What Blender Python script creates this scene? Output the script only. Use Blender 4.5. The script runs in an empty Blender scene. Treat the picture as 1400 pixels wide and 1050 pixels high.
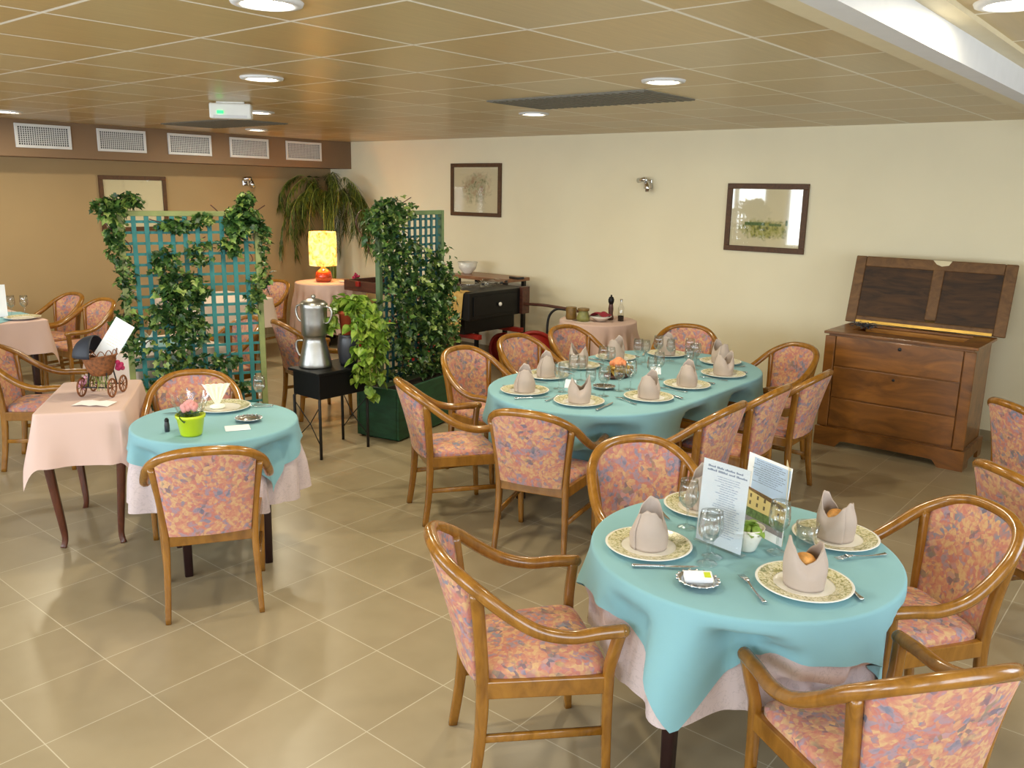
import bpy, math, random
from mathutils import Vector, Matrix
random.seed(7)
PI = math.pi
sin, cos = math.sin, math.cos
scene = bpy.context.scene
COL = scene.collection

# ------------------------------------------------------------------ helpers
class MB:
    """collects vertices and faces, then links them as ONE mesh object"""
    def __init__(s):
        s.v = []; s.f = []; s.sm = []; s.mi = []; s.cur = 0
    def add(s, vs, fs, smooth=True):
        o = len(s.v)
        s.v += [tuple(p) for p in vs]
        for f in fs:
            s.f.append(tuple(i + o for i in f)); s.sm.append(smooth); s.mi.append(s.cur)
        return s
    def box(s, c, d, rz=0, rx=0, ry=0):
        M = Matrix.Translation(c) @ Matrix.Rotation(rz, 4, 'Z') @ Matrix.Rotation(ry, 4, 'Y') @ Matrix.Rotation(rx, 4, 'X')
        vs = [M @ Vector((sx * d[0] / 2, sy * d[1] / 2, sz * d[2] / 2)) for sz in (-1, 1) for sy in (-1, 1) for sx in (-1, 1)]
        return s.add(vs, [(0, 2, 3, 1), (4, 5, 7, 6), (0, 1, 5, 4), (2, 6, 7, 3), (0, 4, 6, 2), (1, 3, 7, 5)], False)
    def box2(s, a, b):
        return s.box([(a[i] + b[i]) / 2 for i in range(3)], [abs(b[i] - a[i]) for i in range(3)])
    def prism(s, poly, z0, z1):
        n = len(poly)
        vs = [(x, y, z0) for x, y in poly] + [(x, y, z1) for x, y in poly]
        fs = [tuple(range(n))[::-1], tuple(range(n, 2 * n))] + [(i, (i + 1) % n, n + (i + 1) % n, n + i) for i in range(n)]
        return s.add(vs, fs, False)
    def lathe(s, prof, c=(0, 0, 0), n=32, sx=1, sy=1, a0=0, a1=2 * PI):
        full = abs(a1 - a0 - 2 * PI) < 1e-6
        m = n if full else n + 1
        vs = []
        for r, z in prof:
            for i in range(m):
                a = a0 + (a1 - a0) * i / n
                vs.append((c[0] + r * cos(a) * sx, c[1] + r * sin(a) * sy, c[2] + z))
        fs = []
        for k in range(len(prof) - 1):
            for i in range(n):
                j = (i + 1) % m
                fs.append((k * m + i, k * m + j, (k + 1) * m + j, (k + 1) * m + i))
        return s.add(vs, fs)
    def tube(s, pts, r, n=8, closed=False, sect=None, caps=True):
        """tube along a path; r number or list; sect=(a,b) makes a rounded-rectangle section: a across, b along the up hint"""
        P = [Vector(p) for p in pts]; N = len(P); vs = []
        up = Vector((0, 0, 1)); prev = None
        for i in range(N):
            if closed: t = P[(i + 1) % N] - P[i - 1]
            else: t = P[min(i + 1, N - 1)] - P[max(i - 1, 0)]
            t.normalize()
            if prev is None:
                a = up if abs(t.z) < .95 else Vector((0, 1, 0))
                b = (a - t * a.dot(t)).normalized()
            else:
                b = (prev - t * prev.dot(t)).normalized()
            prev = b
            c = t.cross(b)
            rr = r[i] if isinstance(r, (list, tuple)) else r
            for k in range(n):
                an = 2 * PI * k / n + PI / n
                ca, sa = cos(an), sin(an)
                if sect:
                    e = .45
                    ca = math.copysign(abs(ca) ** e, ca) * sect[0] * rr; sa = math.copysign(abs(sa) ** e, sa) * sect[1] * rr
                else: ca *= rr; sa *= rr
                vs.append(P[i] + c * ca + b * sa)
        fs = []
        for i in range(N if closed else N - 1):
            j = (i + 1) % N
            for k in range(n):
                l = (k + 1) % n
                fs.append((i * n + k, i * n + l, j * n + l, j * n + k))
        if caps and not closed:
            fs.append(tuple(range(n))[::-1]); fs.append(tuple(range((N - 1) * n, N * n)))
        return s.add(vs, fs)
    def grid(s, fn, nu, nv, cu=False, cv=False):
        vs = [fn(i / nu, j / nv) for i in range(nu + (0 if cu else 1)) for j in range(nv + (0 if cv else 1))]
        mu = nu if cu else nu + 1; mv = nv if cv else nv + 1; fs = []
        for i in range(nu):
            for j in range(nv):
                a, b = i, (i + 1) % mu; c, d = j, (j + 1) % mv
                fs.append((a * mv + c, b * mv + c, b * mv + d, a * mv + d))
        return s.add(vs, fs)
    def sphere(s, c, r, n=16, m=10, sc=(1, 1, 1)):
        pr = [(sin(PI * k / m) * r, -cos(PI * k / m) * r * sc[2]) for k in range(m + 1)]
        pr[0] = (r * .01, pr[0][1]); pr[-1] = (r * .01, pr[-1][1])
        return s.lathe(pr, c, n, sc[0], sc[1])
    def build(s, name, m, parent=None, loc=None, rz=0, bevel=0, M=None):
        me = bpy.data.meshes.new(name)
        me.from_pydata(s.v, [], s.f)
        me.polygons.foreach_set('use_smooth', s.sm)
        ms = m if isinstance(m, (list, tuple)) else [m]
        for x in ms: me.materials.append(x)
        if len(ms) > 1: me.polygons.foreach_set('material_index', s.mi)
        me.update()
        o = bpy.data.objects.new(name, me); COL.objects.link(o)
        if parent is not None: o.parent = parent
        if M is not None: o.matrix_local = M
        else:
            if loc is not None: o.location = loc
            o.rotation_euler = (0, 0, rz)
        if bevel:
            b = o.modifiers.new('bevel', 'BEVEL'); b.width = bevel; b.segments = 2; b.limit_method = 'ANGLE'; b.angle_limit = .6
        return o

def tag(o, label, cat, group=None, kind=None):
    if label: o['label'] = label
    if cat: o['category'] = cat
    if group: o['group'] = group
    if kind: o['kind'] = kind
    return o
def thing(name, label, cat, loc=(0, 0, 0), rz=0, group=None):
    o = bpy.data.objects.new(name, None); COL.objects.link(o)
    o.location = loc; o.rotation_euler = (0, 0, rz); o.empty_display_size = .05
    return tag(o, label, cat, group)
def struct(o):
    o['kind'] = 'structure'; return o
def copy_tree(o, parent=None):
    c = o.copy(); COL.objects.link(c)
    if parent is not None: c.parent = parent
    for ch in list(o.children): copy_tree(ch, c)
    return c
def dup(o, loc, rz, label, group=None):
    c = copy_tree(o); c.location = loc; c.rotation_euler = (0, 0, rz); c['label'] = label
    if group: c['group'] = group
    return c
def smooth(pts, n=6, closed=False):
    """Catmull-Rom through the points"""
    P = [Vector(p) for p in pts]; N = len(P); out = []
    for i in range(N if closed else N - 1):
        if closed: a, b, c, d = P[i - 1], P[i], P[(i + 1) % N], P[(i + 2) % N]
        else: a, b, c, d = P[max(i - 1, 0)], P[i], P[i + 1], P[min(i + 2, N - 1)]
        for k in range(n):
            t = k / n
            out.append(.5 * ((2 * b) + (c - a) * t + (2 * a - 5 * b + 4 * c - d) * t * t + (3 * b - a - 3 * c + d) * t ** 3))
    if not closed: out.append(P[-1])
    return out
def lerp(a, b, t): return a + (b - a) * t
def sstep(a, b, x):
    t = max(0, min(1, (x - a) / (b - a))); return t * t * (3 - 2 * t)

# ------------------------------------------------------------------ materials
def srgb(r, g, b):
    f = lambda c: (c / 255 / 12.92) if c <= 10 else ((c / 255 + .055) / 1.055) ** 2.4
    return (f(r), f(g), f(b), 1)
class NT:
    def __init__(s, name):
        s.m = bpy.data.materials.new(name); s.m.use_nodes = True
        s.t = s.m.node_tree; s.b = s.t.nodes['Principled BSDF']; s.out = s.t.nodes['Material Output']
    def n(s, typ, **kw):
        x = s.t.nodes.new(typ)
        for k, v in kw.items():
            if k.startswith('i_'):
                key = k[2:].replace('_', ' ')
                x.inputs[int(key) if key.isdigit() else key].default_value = v
            else: setattr(x, k, v)
        return x
    def l(s, a, b): s.t.links.new(a, b)
    def coord(s, out='Object', rnd=False):
        t = s.n('ShaderNodeTexCoord').outputs[out]
        if rnd:
            oi = s.n('ShaderNodeObjectInfo'); mu = s.n('ShaderNodeMath', operation='MULTIPLY', i_1=37.0)
            s.l(oi.outputs['Random'], mu.inputs[0])
            ad = s.n('ShaderNodeVectorMath', operation='ADD'); s.l(t, ad.inputs[0]); s.l(mu.outputs[0], ad.inputs[1])
            t = ad.outputs[0]
        return t
    def noise(s, co, scale, detail=3, rough=.5, dist=0):
        x = s.n('ShaderNodeTexNoise'); x.inputs['Scale'].default_value = scale; x.inputs['Detail'].default_value = detail
        x.inputs['Roughness'].default_value = rough; x.inputs['Distortion'].default_value = dist
        s.l(co, x.inputs['Vector']); return x.outputs['Fac']
    def ramp(s, fac, stops, interp='LINEAR'):
        x = s.n('ShaderNodeValToRGB'); e = x.color_ramp.elements; x.color_ramp.interpolation = interp
        while len(e) < len(stops): e.new(.5)
        for k, (p, c) in enumerate(stops): e[k].position = p; e[k].color = c
        s.l(fac, x.inputs[0]); return x.outputs[0]
    def mix(s, fac, a, b, mode='MIX'):
        x = s.n('ShaderNodeMix', data_type='RGBA', blend_type=mode)
        for v, i in ((fac, 0), (a, 6), (b, 7)):
            if hasattr(v, 'is_output'): s.l(v, x.inputs[i])
            else: x.inputs[i].default_value = v
        return x.outputs[2]
    def math(s, op, a, b=0.0, c=0.0):
        x = s.n('ShaderNodeMath', operation=op)
        for i, v in enumerate((a, b, c)):
            if hasattr(v, 'is_output'): s.l(v, x.inputs[i])
            else: x.inputs[i].default_value = v
        return x.outputs[0]
    def bump(s, h, strength=.2, dist=.01):
        x = s.n('ShaderNodeBump'); x.inputs['Strength'].default_value = strength; x.inputs['Distance'].default_value = dist
        s.l(h, x.inputs['Height']); s.l(x.outputs[0], s.b.inputs['Normal'])
    def set(s, col=None, rough=None, metal=None, coat=None, spec=None, emit=None, estr=None, sheen=None):
        I = s.b.inputs
        for v, k in ((col, 'Base Color'), (rough, 'Roughness'), (metal, 'Metallic'), (coat, 'Coat Weight'), (spec, 'Specular IOR Level'), (emit, 'Emission Color'), (estr, 'Emission Strength'), (sheen, 'Sheen Weight')):
            if v is None: continue
            if hasattr(v, 'is_output'): s.l(v, I[k])
            else: I[k].default_value = v
        return s.m
def plain(name, rgb, rough=.5, metal=0, coat=0, var=.08, scale=12, spec=.5, bump=0):
    t = NT(name); c = srgb(*rgb); co = t.coord()
    nz = t.noise(co, scale, 4)
    d = tuple(x * (1 - var * 1.6) for x in c[:3]) + (1,); e = tuple(min(1, x * (1 + var)) for x in c[:3]) + (1,)
    t.set(t.ramp(nz, [(.3, d), (.7, e)]), rough, metal, coat, spec)
    if bump: t.bump(t.noise(co, scale * 12, 3), bump, .003)
    return t.m
def wood(name, dark, light, rough=.3, coat=.4, scale=3, stretch=(1, 1, 9)):
    t = NT(name); co = t.coord('Object', True)
    mp = t.n('ShaderNodeMapping'); mp.inputs['Scale'].default_value = stretch; t.l(co, mp.inputs[0])
    nz = t.noise(mp.outputs[0], scale, 5, .6, 1.2)
    t.set(t.ramp(nz, [(.3, srgb(*dark)), (.7, srgb(*light))]), rough, 0, coat)
    t.b.inputs['Coat Roughness'].default_value = .12
    return t.m

M = {}
M['chair_wood'] = wood('honey_wood', (124, 79, 20), (160, 109, 36), .26, .5, 5, (3, 3, 1))
M['dark_wood'] = wood('mahogany_leg', (70, 32, 18), (104, 52, 28), .35, .3, 5, (6, 6, 1))
M['table_leg_dark'] = plain('dark_table_leg', (52, 30, 30), .4)
M['cream_wall'] = plain('cream_plaster', (242, 233, 202), .85, var=.015, scale=2, spec=.2, bump=.08)
M['beige_wall'] = plain('beige_plaster', (174, 148, 108), .8, var=.02, scale=2, spec=.25, bump=.06)
M['brown_band'] = plain('brown_plaster', (130, 104, 78), .75, var=.02, scale=2)
M['white_paint'] = plain('white_paint', (206, 206, 206), .5, var=.02)
M['trim_cream'] = plain('cream_trim', (205, 192, 158), .5, var=.02)
M['white_plastic'] = plain('white_plastic', (228, 228, 222), .4, var=.02)
M['porcelain'] = plain('porcelain', (243, 240, 230), .12, coat=.5, var=.01)
M['paper'] = plain('white_paper', (247, 247, 247), .7, var=.01)
M['paper_cream'] = plain('cream_paper', (226, 214, 178), .8, var=.02)
M['ink'] = plain('grey_ink', (176, 186, 204), .8, var=.02)
M['ink_dark'] = plain('dark_ink', (136, 148, 168), .8, var=.02)
M['steel'] = plain('polished_steel', (205, 205, 205), .18, 1, var=.02)
M['aluminium'] = plain('brushed_aluminium', (178, 176, 170), .36, 1, var=.12, scale=9)
M['chrome'] = plain('chrome', (220, 220, 220), .1, 1, var=.01)
M['brass'] = plain('brass', (176, 140, 70), .35, 1, var=.1)
M['black_paint'] = plain('black_paint', (12, 12, 13), .45, var=.1, spec=.3)
M['black_iron'] = plain('black_iron', (24, 23, 23), .5, var=.1)
M['dark_glaze'] = plain('dark_glaze', (58, 60, 66), .3, var=.12)
M['terracotta'] = plain('terracotta', (176, 74, 40), .6, var=.1)
M['lime'] = plain('lime_ceramic', (182, 204, 20), .35, coat=.3, var=.03)
M['grey_vent'] = plain('grey_grille', (112, 108, 96), .6, var=.03)
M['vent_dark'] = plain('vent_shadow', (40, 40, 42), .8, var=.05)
M['vent_white'] = plain('vent_white', (214, 214, 214), .5, var=.02)
M['frame_brown'] = wood('frame_wood', (72, 46, 24), (98, 64, 34), .55, 0, 6, (4, 4, 4))
M['planter_green'] = wood('green_planter_wood', (14, 58, 36), (30, 86, 54), .55, .1, 4, (1, 1, 4))
M['teal_lattice'] = plain('teal_lattice', (42, 118, 116), .6, var=.12)
M['dark_teal_lattice'] = plain('dark_teal_lattice', (30, 82, 86), .6, var=.12)
M['olive_post'] = plain('olive_post', (134, 142, 84), .6, var=.1)
M['green_post'] = plain('green_post', (84, 106, 70), .6, var=.1)
M['soil'] = plain('soil', (44, 32, 24), .95, var=.3, scale=60)
M['red_paint'] = plain('red_paint', (150, 26, 14), .45, var=.12)
M['cart_wood'] = wood('cart_wood', (58, 28, 20), (96, 52, 34), .5, .15, 4, (1, 6, 6))
M['shelf_wood'] = wood('shelf_wood', (120, 78, 48), (160, 112, 76), .45, .2, 4, (1, 8, 8))
M['wicker'] = plain('wicker', (126, 74, 36), .6, var=.35, scale=70)
M['navy_hood'] = plain('navy_hood', (38, 42, 52), .6, var=.1)
M['napkin'] = plain('taupe_napkin', (182, 166, 154), .85, var=.04, scale=8, spec=.2, bump=.1)
M['napkin_white'] = plain('white_napkin', (240, 238, 220), .85, var=.03, spec=.2)
M['bread'] = plain('bread_crust', (222, 158, 82), .7, var=.25, scale=40)
M['salad'] = plain('salad_leaf', (128, 158, 60), .5, var=.25, scale=40)
M['orange_glaze'] = plain('orange_glaze', (168, 62, 18), .18, coat=.7, var=.1)
M['candle'] = plain('cream_candle', (228, 214, 160), .5)
M['rose_pink'] = plain('rose_petal', (232, 160, 158), .7, var=.1, scale=40)
M['rose_orange'] = plain('salmon_petal', (226, 142, 96), .7, var=.15, scale=30)
M['gold_leaf'] = plain('golden_leaf', (196, 160, 70), .5, var=.2, scale=30)
M['magenta'] = plain('magenta_petal', (168, 28, 80), .7, var=.1)
M['lilac'] = plain('pale_pink_petal', (214, 150, 172), .7, var=.1)
M['stalk'] = plain('dry_stalk', (140, 150, 70), .7, var=.2)
M['red_cloth'] = plain('red_napkin', (150, 40, 56), .8, var=.05)
M['sack_cloth'] = plain('ochre_cloth', (196, 160, 90), .85, var=.06)
M['jar_brown'] = plain('brown_jar', (126, 96, 44), .4, var=.2, scale=30)
M['jar_green'] = plain('olive_jar', (130, 130, 72), .4, var=.15, scale=30)
M['led_green'] = NT('green_led').set(srgb(60, 220, 110), .4, emit=srgb(40, 255, 110), estr=1.5)
M['sachet_green'] = plain('green_mark', (196, 206, 40), .6, var=.02)
M['sky_print'] = plain('blue_print', (190, 210, 236), .7, var=.06, scale=9)
M['roof_print'] = plain('brown_roof_print', (134, 96, 66), .7, var=.1)
M['facade_print'] = plain('yellow_facade_print', (222, 198, 130), .7, var=.05)
M['window_print'] = plain('window_print', (112, 96, 66), .7)
M['tree_print'] = plain('green_print', (104, 128, 72), .7, var=.3, scale=80)
M['street_print'] = plain('grey_street_print', (150, 140, 140), .7, var=.1, scale=60)
M['chest_interior'] = wood('chest_interior', (150, 96, 34), (196, 138, 60), .5, .1, 4, (1, 6, 6))
M['chest_wood'] = wood('walnut_chest', (90, 54, 16), (154, 98, 38), .36, .25, 2.2, (1, 3, 3))
M['lid_frame'] = wood('lid_frame_wood', (88, 58, 26), (126, 88, 46), .6, 0, 4, (2, 3, 3))
M['lid_panel'] = wood('lid_panel_wood', (36, 22, 8), (84, 54, 24), .7, 0, 3, (1, 3, 6))
M['white_glaze'] = plain('white_glaze', (236, 232, 220), .2, coat=.4)
M['bottle_dark'] = plain('dark_bottle', (30, 26, 22), .15, coat=.5)

def fabric():
    t = NT('chair_tapestry'); co = t.coord('Object', True)
    wob = t.n('ShaderNodeTexNoise'); wob.inputs['Scale'].default_value = 14; t.l(co, wob.inputs['Vector'])
    sc = t.n('ShaderNodeVectorMath', operation='SCALE'); sc.inputs['Scale'].default_value = .05; t.l(wob.outputs['Color'], sc.inputs[0])
    ad = t.n('ShaderNodeVectorMath', operation='ADD'); t.l(co, ad.inputs[0]); t.l(sc.outputs[0], ad.inputs[1])
    v = t.n('ShaderNodeTexVoronoi'); v.inputs['Scale'].default_value = 52; t.l(ad.outputs[0], v.inputs['Vector'])
    sv = t.n('ShaderNodeSeparateColor'); t.l(v.outputs['Color'], sv.inputs[0])
    n1 = t.noise(co, 8, 4, .62, .35)
    fac = t.math('ADD', n1, t.math('MULTIPLY', t.math('SUBTRACT', sv.outputs[0], .5), .2))
    base = t.ramp(fac, [(.28, srgb(128, 128, 144)), (.37, srgb(170, 144, 152)), (.43, srgb(194, 124, 112)), (.5, srgb(204, 148, 120)), (.56, srgb(210, 174, 128)), (.62, srgb(196, 130, 116)), (.7, srgb(140, 138, 150))])
    n2 = t.noise(co, 11, 3, .5, .3)
    gate = t.ramp(n2, [(.5, (0, 0, 0, 1)), (.6, (1, 1, 1, 1))])
    dots = t.ramp(sv.outputs[1], [(.5, (0, 0, 0, 1)), (.62, (1, 1, 1, 1))])
    f2 = t.math('MULTIPLY', t.math('MULTIPLY', gate, dots), .7)
    spot = t.ramp(sv.outputs[2], [(.3, srgb(96, 98, 116)), (.6, srgb(140, 128, 104)), (.9, srgb(190, 150, 150))])
    t.set(t.mix(f2, base, spot), .9, spec=.2, sheen=.1)
    t.bump(t.noise(co, 260, 2), .12, .002)
    return t.m
M['fabric'] = fabric()
def linen(name, rgb, var=.03, damask=False, rough=.9):
    t = NT(name); c = srgb(*rgb); co = t.coord()
    h = t.noise(co, 220, 2)
    col = t.ramp(t.noise(co, 5, 3), [(.3, tuple(x * (1 - var) for x in c[:3]) + (1,)), (.7, c)])
    if damask:
        n = t.noise(co, 16, 3, .5, 2.5)
        k = t.ramp(n, [(.47, (0, 0, 0, 1)), (.5, (1, 1, 1, 1)), (.53, (0, 0, 0, 1))])
        col = t.mix(t.math('MULTIPLY', k, .45), col, tuple(x * .6 for x in c[:3]) + (1,))
    t.set(col, rough, spec=.15, sheen=.08)
    t.bump(h, .1, .002)
    return t.m
M['teal_cloth'] = linen('teal_linen', (134, 180, 188))
M['pink_cloth'] = linen('pink_cotton', (214, 184, 172))
M['damask'] = linen('pale_damask', (212, 196, 196), damask=True)
M['white_cloth'] = linen('white_cotton', (226, 206, 190))
def glassy(name, tint=(1, 1, 1, 1), body=.06, ior=1.45):
    t = NT(name); t.t.nodes.remove(t.b)
    fr = t.n('ShaderNodeLayerWeight'); fr.inputs[0].default_value = .5
    tr = t.n('ShaderNodeBsdfTransparent'); tr.inputs[0].default_value = tint
    gl = t.n('ShaderNodeBsdfGlossy'); gl.inputs['Roughness'].default_value = .03
    f = t.math('ADD', t.math('MULTIPLY', t.math('POWER', fr.outputs[1], 2.6), .9), body)
    f = t.math('MINIMUM', f, 1.0)
    mx = t.n('ShaderNodeMixShader'); t.l(f, mx.inputs[0]); t.l(tr.outputs[0], mx.inputs[1]); t.l(gl.outputs[0], mx.inputs[2])
    t.l(mx.outputs[0], t.out.inputs[0]); return t.m
M['glass'] = glassy('drinking_glass', (.95, .955, .95, 1), .09)
M['pane'] = glassy('picture_glass', (1, 1, 1, 1), .09)
M['acrylic'] = glassy('clear_acrylic', (.94, .96, .97, 1), .04)
def leafmat(name, a, b, c):
    t = NT(name); co = t.coord()
    n = t.noise(co, 14, 3, .6)
    t.set(t.ramp(n, [(.32, srgb(*a)), (.5, srgb(*b)), (.68, srgb(*c))]), .45)
    return t.m
M['ivy'] = leafmat('ivy_leaves', (24, 50, 20), (48, 82, 34), (98, 130, 58))
M['ivy_var'] = leafmat('ivy_light', (72, 102, 44), (118, 144, 66), (170, 180, 108))
M['pothos'] = leafmat('pothos_leaves', (76, 112, 30), (116, 146, 44), (154, 172, 70))
M['palm'] = leafmat('palm_leaves', (36, 54, 12), (66, 84, 20), (110, 112, 34))
def rimpattern():
    t = NT('plate_rim_pattern'); co = t.coord()
    n = t.noise(co, 60, 3, .6, 1.5)
    t.set(t.ramp(n, [(.34, srgb(128, 134, 92)), (.46, srgb(182, 176, 128)), (.55, srgb(232, 228, 200)), (.68, srgb(206, 190, 136))]), .15, coat=.5)
    return t.m
M['plate_rim'] = rimpattern()
def ceiling_mat():
    t = NT('ceiling_wood_tiles'); co = t.coord()
    sp = t.n('ShaderNodeSeparateXYZ'); t.l(co, sp.inputs[0])
    L = []
    cells = []
    for k, o in ((0, -3.454), (1, 1.437)):
        x = t.math('DIVIDE', t.math('SUBTRACT', sp.outputs[k], o), .63)
        fr = t.math('FRACT', x)
        d = t.math('ABSOLUTE', t.math('SUBTRACT', fr, .5))
        L.append(t.math('GREATER_THAN', d, .5 - .014)); cells.append(t.math('FLOOR', x))
    cb = t.n('ShaderNodeCombineXYZ'); t.l(cells[0], cb.inputs[0]); t.l(cells[1], cb.inputs[1])
    wn = t.n('ShaderNodeTexWhiteNoise'); t.l(cb.outputs[0], wn.inputs['Vector'])
    tile = t.ramp(wn.outputs['Value'], [(0, srgb(184, 156, 102)), (.5, srgb(192, 167, 116)), (1, srgb(188, 170, 130))])
    mp = t.n('ShaderNodeMapping'); mp.inputs['Scale'].default_value = (30, 2, 1); t.l(co, mp.inputs[0])
    g = t.ramp(t.noise(mp.outputs[0], 2, 3), [(.3, (.9, .9, .9, 1)), (.7, (1, 1, 1, 1))])
    tile = t.mix(1.0, tile, g, 'MULTIPLY')
    line = t.math('MAXIMUM', L[0], L[1])
    t.set(t.mix(line, tile, srgb(236, 232, 220)), t.math('ADD', t.math('MULTIPLY', line, .2), .3), spec=.4)
    return t.m
M['ceiling'] = ceiling_mat()
def floor_mat():
    t = NT('beige_floor_tiles'); co = t.coord()
    sp = t.n('ShaderNodeSeparateXYZ'); t.l(co, sp.inputs[0])
    L = []; cells = []
    for k, o in ((0, -2.959), (1, .998)):
        x = t.math('DIVIDE', t.math('SUBTRACT', sp.outputs[k], o), .40026)
        d = t.math('ABSOLUTE', t.math('SUBTRACT', t.math('FRACT', x), .5))
        L.append(t.math('GREATER_THAN', d, .5 - .0048)); cells.append(t.math('FLOOR', x))
    cb = t.n('ShaderNodeCombineXYZ'); t.l(cells[0], cb.inputs[0]); t.l(cells[1], cb.inputs[1])
    wn = t.n('ShaderNodeTexWhiteNoise'); t.l(cb.outputs[0], wn.inputs['Vector'])
    ad = t.n('ShaderNodeVectorMath', operation='ADD'); t.l(co, ad.inputs[0]); t.l(wn.outputs['Color'], ad.inputs[1])
    n = t.noise(ad.outputs[0], 3.2, 3, .5, 0)
    tile = t.ramp(n, [(.1, srgb(148, 133, 104)), (.9, srgb(170, 155, 126))])
    br = t.ramp(wn.outputs['Value'], [(0, (.93, .93, .93, 1)), (1, (1.0, 1.0, 1.0, 1))])
    tile = t.mix(1.0, tile, br, 'MULTIPLY')
    line = t.math('MAXIMUM', L[0], L[1])
    t.set(t.mix(line, tile, srgb(196, 186, 162)), t.math('ADD', t.math('MULTIPLY', line, .3), .29), spec=.45)
    return t.m
M['floor'] = floor_mat()
def shade_mat():
    t = NT('lit_parchment_shade'); co = t.coord()
    n = t.noise(co, 9, 4, .6, 1.5)
    sp = t.n('ShaderNodeSeparateXYZ'); t.l(co, sp.inputs[0])
    c = t.ramp(n, [(.36, srgb(214, 136, 50)), (.46, srgb(246, 196, 96)), (.6, srgb(255, 226, 140))])
    t.set(c, .8, emit=c, estr=1.15); return t.m
M['lamp_shade'] = shade_mat()
M['lamp_glow'] = NT('downlight_glow').set(srgb(255, 246, 224), .4, emit=srgb(255, 242, 214), estr=30)
def sketch(name, paper, tones, cx, cz, rx, rz, scale):
    t = NT(name); co = t.coord()
    mp = t.n('ShaderNodeMapping'); mp.inputs['Location'].default_value = (-cx / rx, 0, -cz / rz); mp.inputs['Scale'].default_value = (1 / rx, 1, 1 / rz); t.l(co, mp.inputs[0])
    ln = t.n('ShaderNodeVectorMath', operation='LENGTH'); t.l(mp.outputs[0], ln.inputs[0])
    n = t.noise(co, scale, 5, .65, .8)
    e = t.math('ADD', ln.outputs['Value'], t.math('MULTIPLY', t.math('SUBTRACT', n, .5), 1.6))
    mask = t.ramp(e, [(.55, (1, 1, 1, 1)), (1.0, (0, 0, 0, 1))])
    n2 = t.noise(co, scale * 1.7, 4, .6, .5)
    pic = t.ramp(n2, [(.34, srgb(*tones[0])), (.48, srgb(*tones[1])), (.62, srgb(*tones[2]))])
    t.set(t.mix(mask, srgb(*paper), pic), .8); return t.m
M['sketch_pale'] = sketch('pale_landscape_print', (226, 214, 176), [(120, 124, 84), (196, 188, 150), (178, 146, 112)], 0, .03, .26, .2, 9)
M['sketch_field'] = sketch('meadow_print', (230, 218, 178), [(96, 104, 60), (170, 168, 84), (198, 190, 130)], 0, -.1, .3, .1, 14)
M['sketch_blank'] = sketch('faint_print', (224, 212, 172), [(190, 180, 140), (206, 196, 156), (214, 200, 164)], 0, 0, .2, .1, 8)

# ------------------------------------------------------------------ camera
CAMZ = 1.95027; CEIL = 2.5536
f_px, pitch, roll, yaw = 1161.4182, .2236, .0181, .8778
cp, sp_ = cos(pitch), sin(pitch); cr, sr = cos(roll), sin(roll)
fwd = Vector((0, cp, -sp_)); upv = Vector((0, sp_, cp)); rt = Vector((1, 0, 0))
r2 = cr * rt + sr * upv; u2 = -sr * rt + cr * upv
c_, s_ = cos(yaw), sin(yaw)
T = Matrix(((s_, -c_, 0), (c_, s_, 0), (0, 0, 1)))
R_, U_, F_ = T @ r2, T @ u2, T @ fwd
cam = bpy.data.cameras.new('camera'); camo = bpy.data.objects.new('camera', cam); COL.objects.link(camo)
cam.sensor_width = 36; cam.lens = f_px / 1400 * 36; cam.clip_start = .05
camo.matrix_world = Matrix(((R_.x, U_.x, -F_.x, 0), (R_.y, U_.y, -F_.y, 0), (R_.z, U_.z, -F_.z, CAMZ), (0, 0, 0, 1)))
scene.camera = camo

# ------------------------------------------------------------------ the room
XL, XR, YB, YF = -9.8, 1.5, 7.75, -1.7
struct(MB().box2((XL - .2, YF - .2, -.12), (XR + .2, YB + .2, 0)).build('floor', M['floor']))
struct(MB().box2((XL - .2, YF - .2, CEIL), (XR + .2, YB + .2, CEIL + .12)).build('ceiling', M['ceiling']))
struct(MB().box2((XL - .2, YB, 0), (XR + .2, YB + .15, CEIL)).build('wall_back', M['cream_wall']))
struct(MB().box2((XL - .15, YF, 0), (XL, YB, CEIL)).build('wall_left', M['beige_wall']))
struct(MB().box2((XL, YF, 2.2), (-9.35, YB, CEIL)).build('bulkhead', M['brown_band']))
# wall with windows behind the camera, and on its right
def window_wall(name, horizontal, c, lo, hi, wins, z0, z1):
    mb = MB(); x = lo
    def seg(a, b, za, zb):
        if horizontal: mb.box2((a, c - .15, za), (b, c, zb))
        else: mb.box2((c, a, za), (c + .15, b, zb))
    for a, b in wins:
        seg(x, a, 0, CEIL); seg(a, b, 0, z0); seg(a, b, z1, CEIL); x = b
    seg(x, hi, 0, CEIL)
    struct(mb.build(name, M['cream_wall']))
WF = [(-8.9, -7.5), (-7.1, -5.7), (-5.3, -3.9), (-3.5, -2.1), (-1.4, 0)]
WR = [(-1.3, .3), (.9, 2.5), (3.6, 5.2)]
window_wall('wall_front', True, YF, XL - .15, XR + .15, WF, .9, 2.3)
window_wall('wall_right', False, XR, YF, YB, WR, .9, 2.3)
k = 1
for ws, hor in ((WF, True), (WR, False)):
    for a, b in ws:
        mb = MB(); z0, z1 = .9, 2.3; w = .06
        def bar(p, q, za, zb):
            if hor: mb.box2((p, YF - .1, za), (q, YF - .05, zb))
            else: mb.box2((XR + .05, p, za), (XR + .1, q, zb))
        bar(a, a + w, z0, z1); bar(b - w, b, z0, z1); bar(a + w, b - w, z0, z0 + w); bar(a + w, b - w, z1 - w, z1); bar((a + b) / 2 - .04, (a + b) / 2 + .04, z0 + w, z1 - w)
        struct(mb.build('window_%d' % k, M['white_paint'])); k += 1
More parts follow.
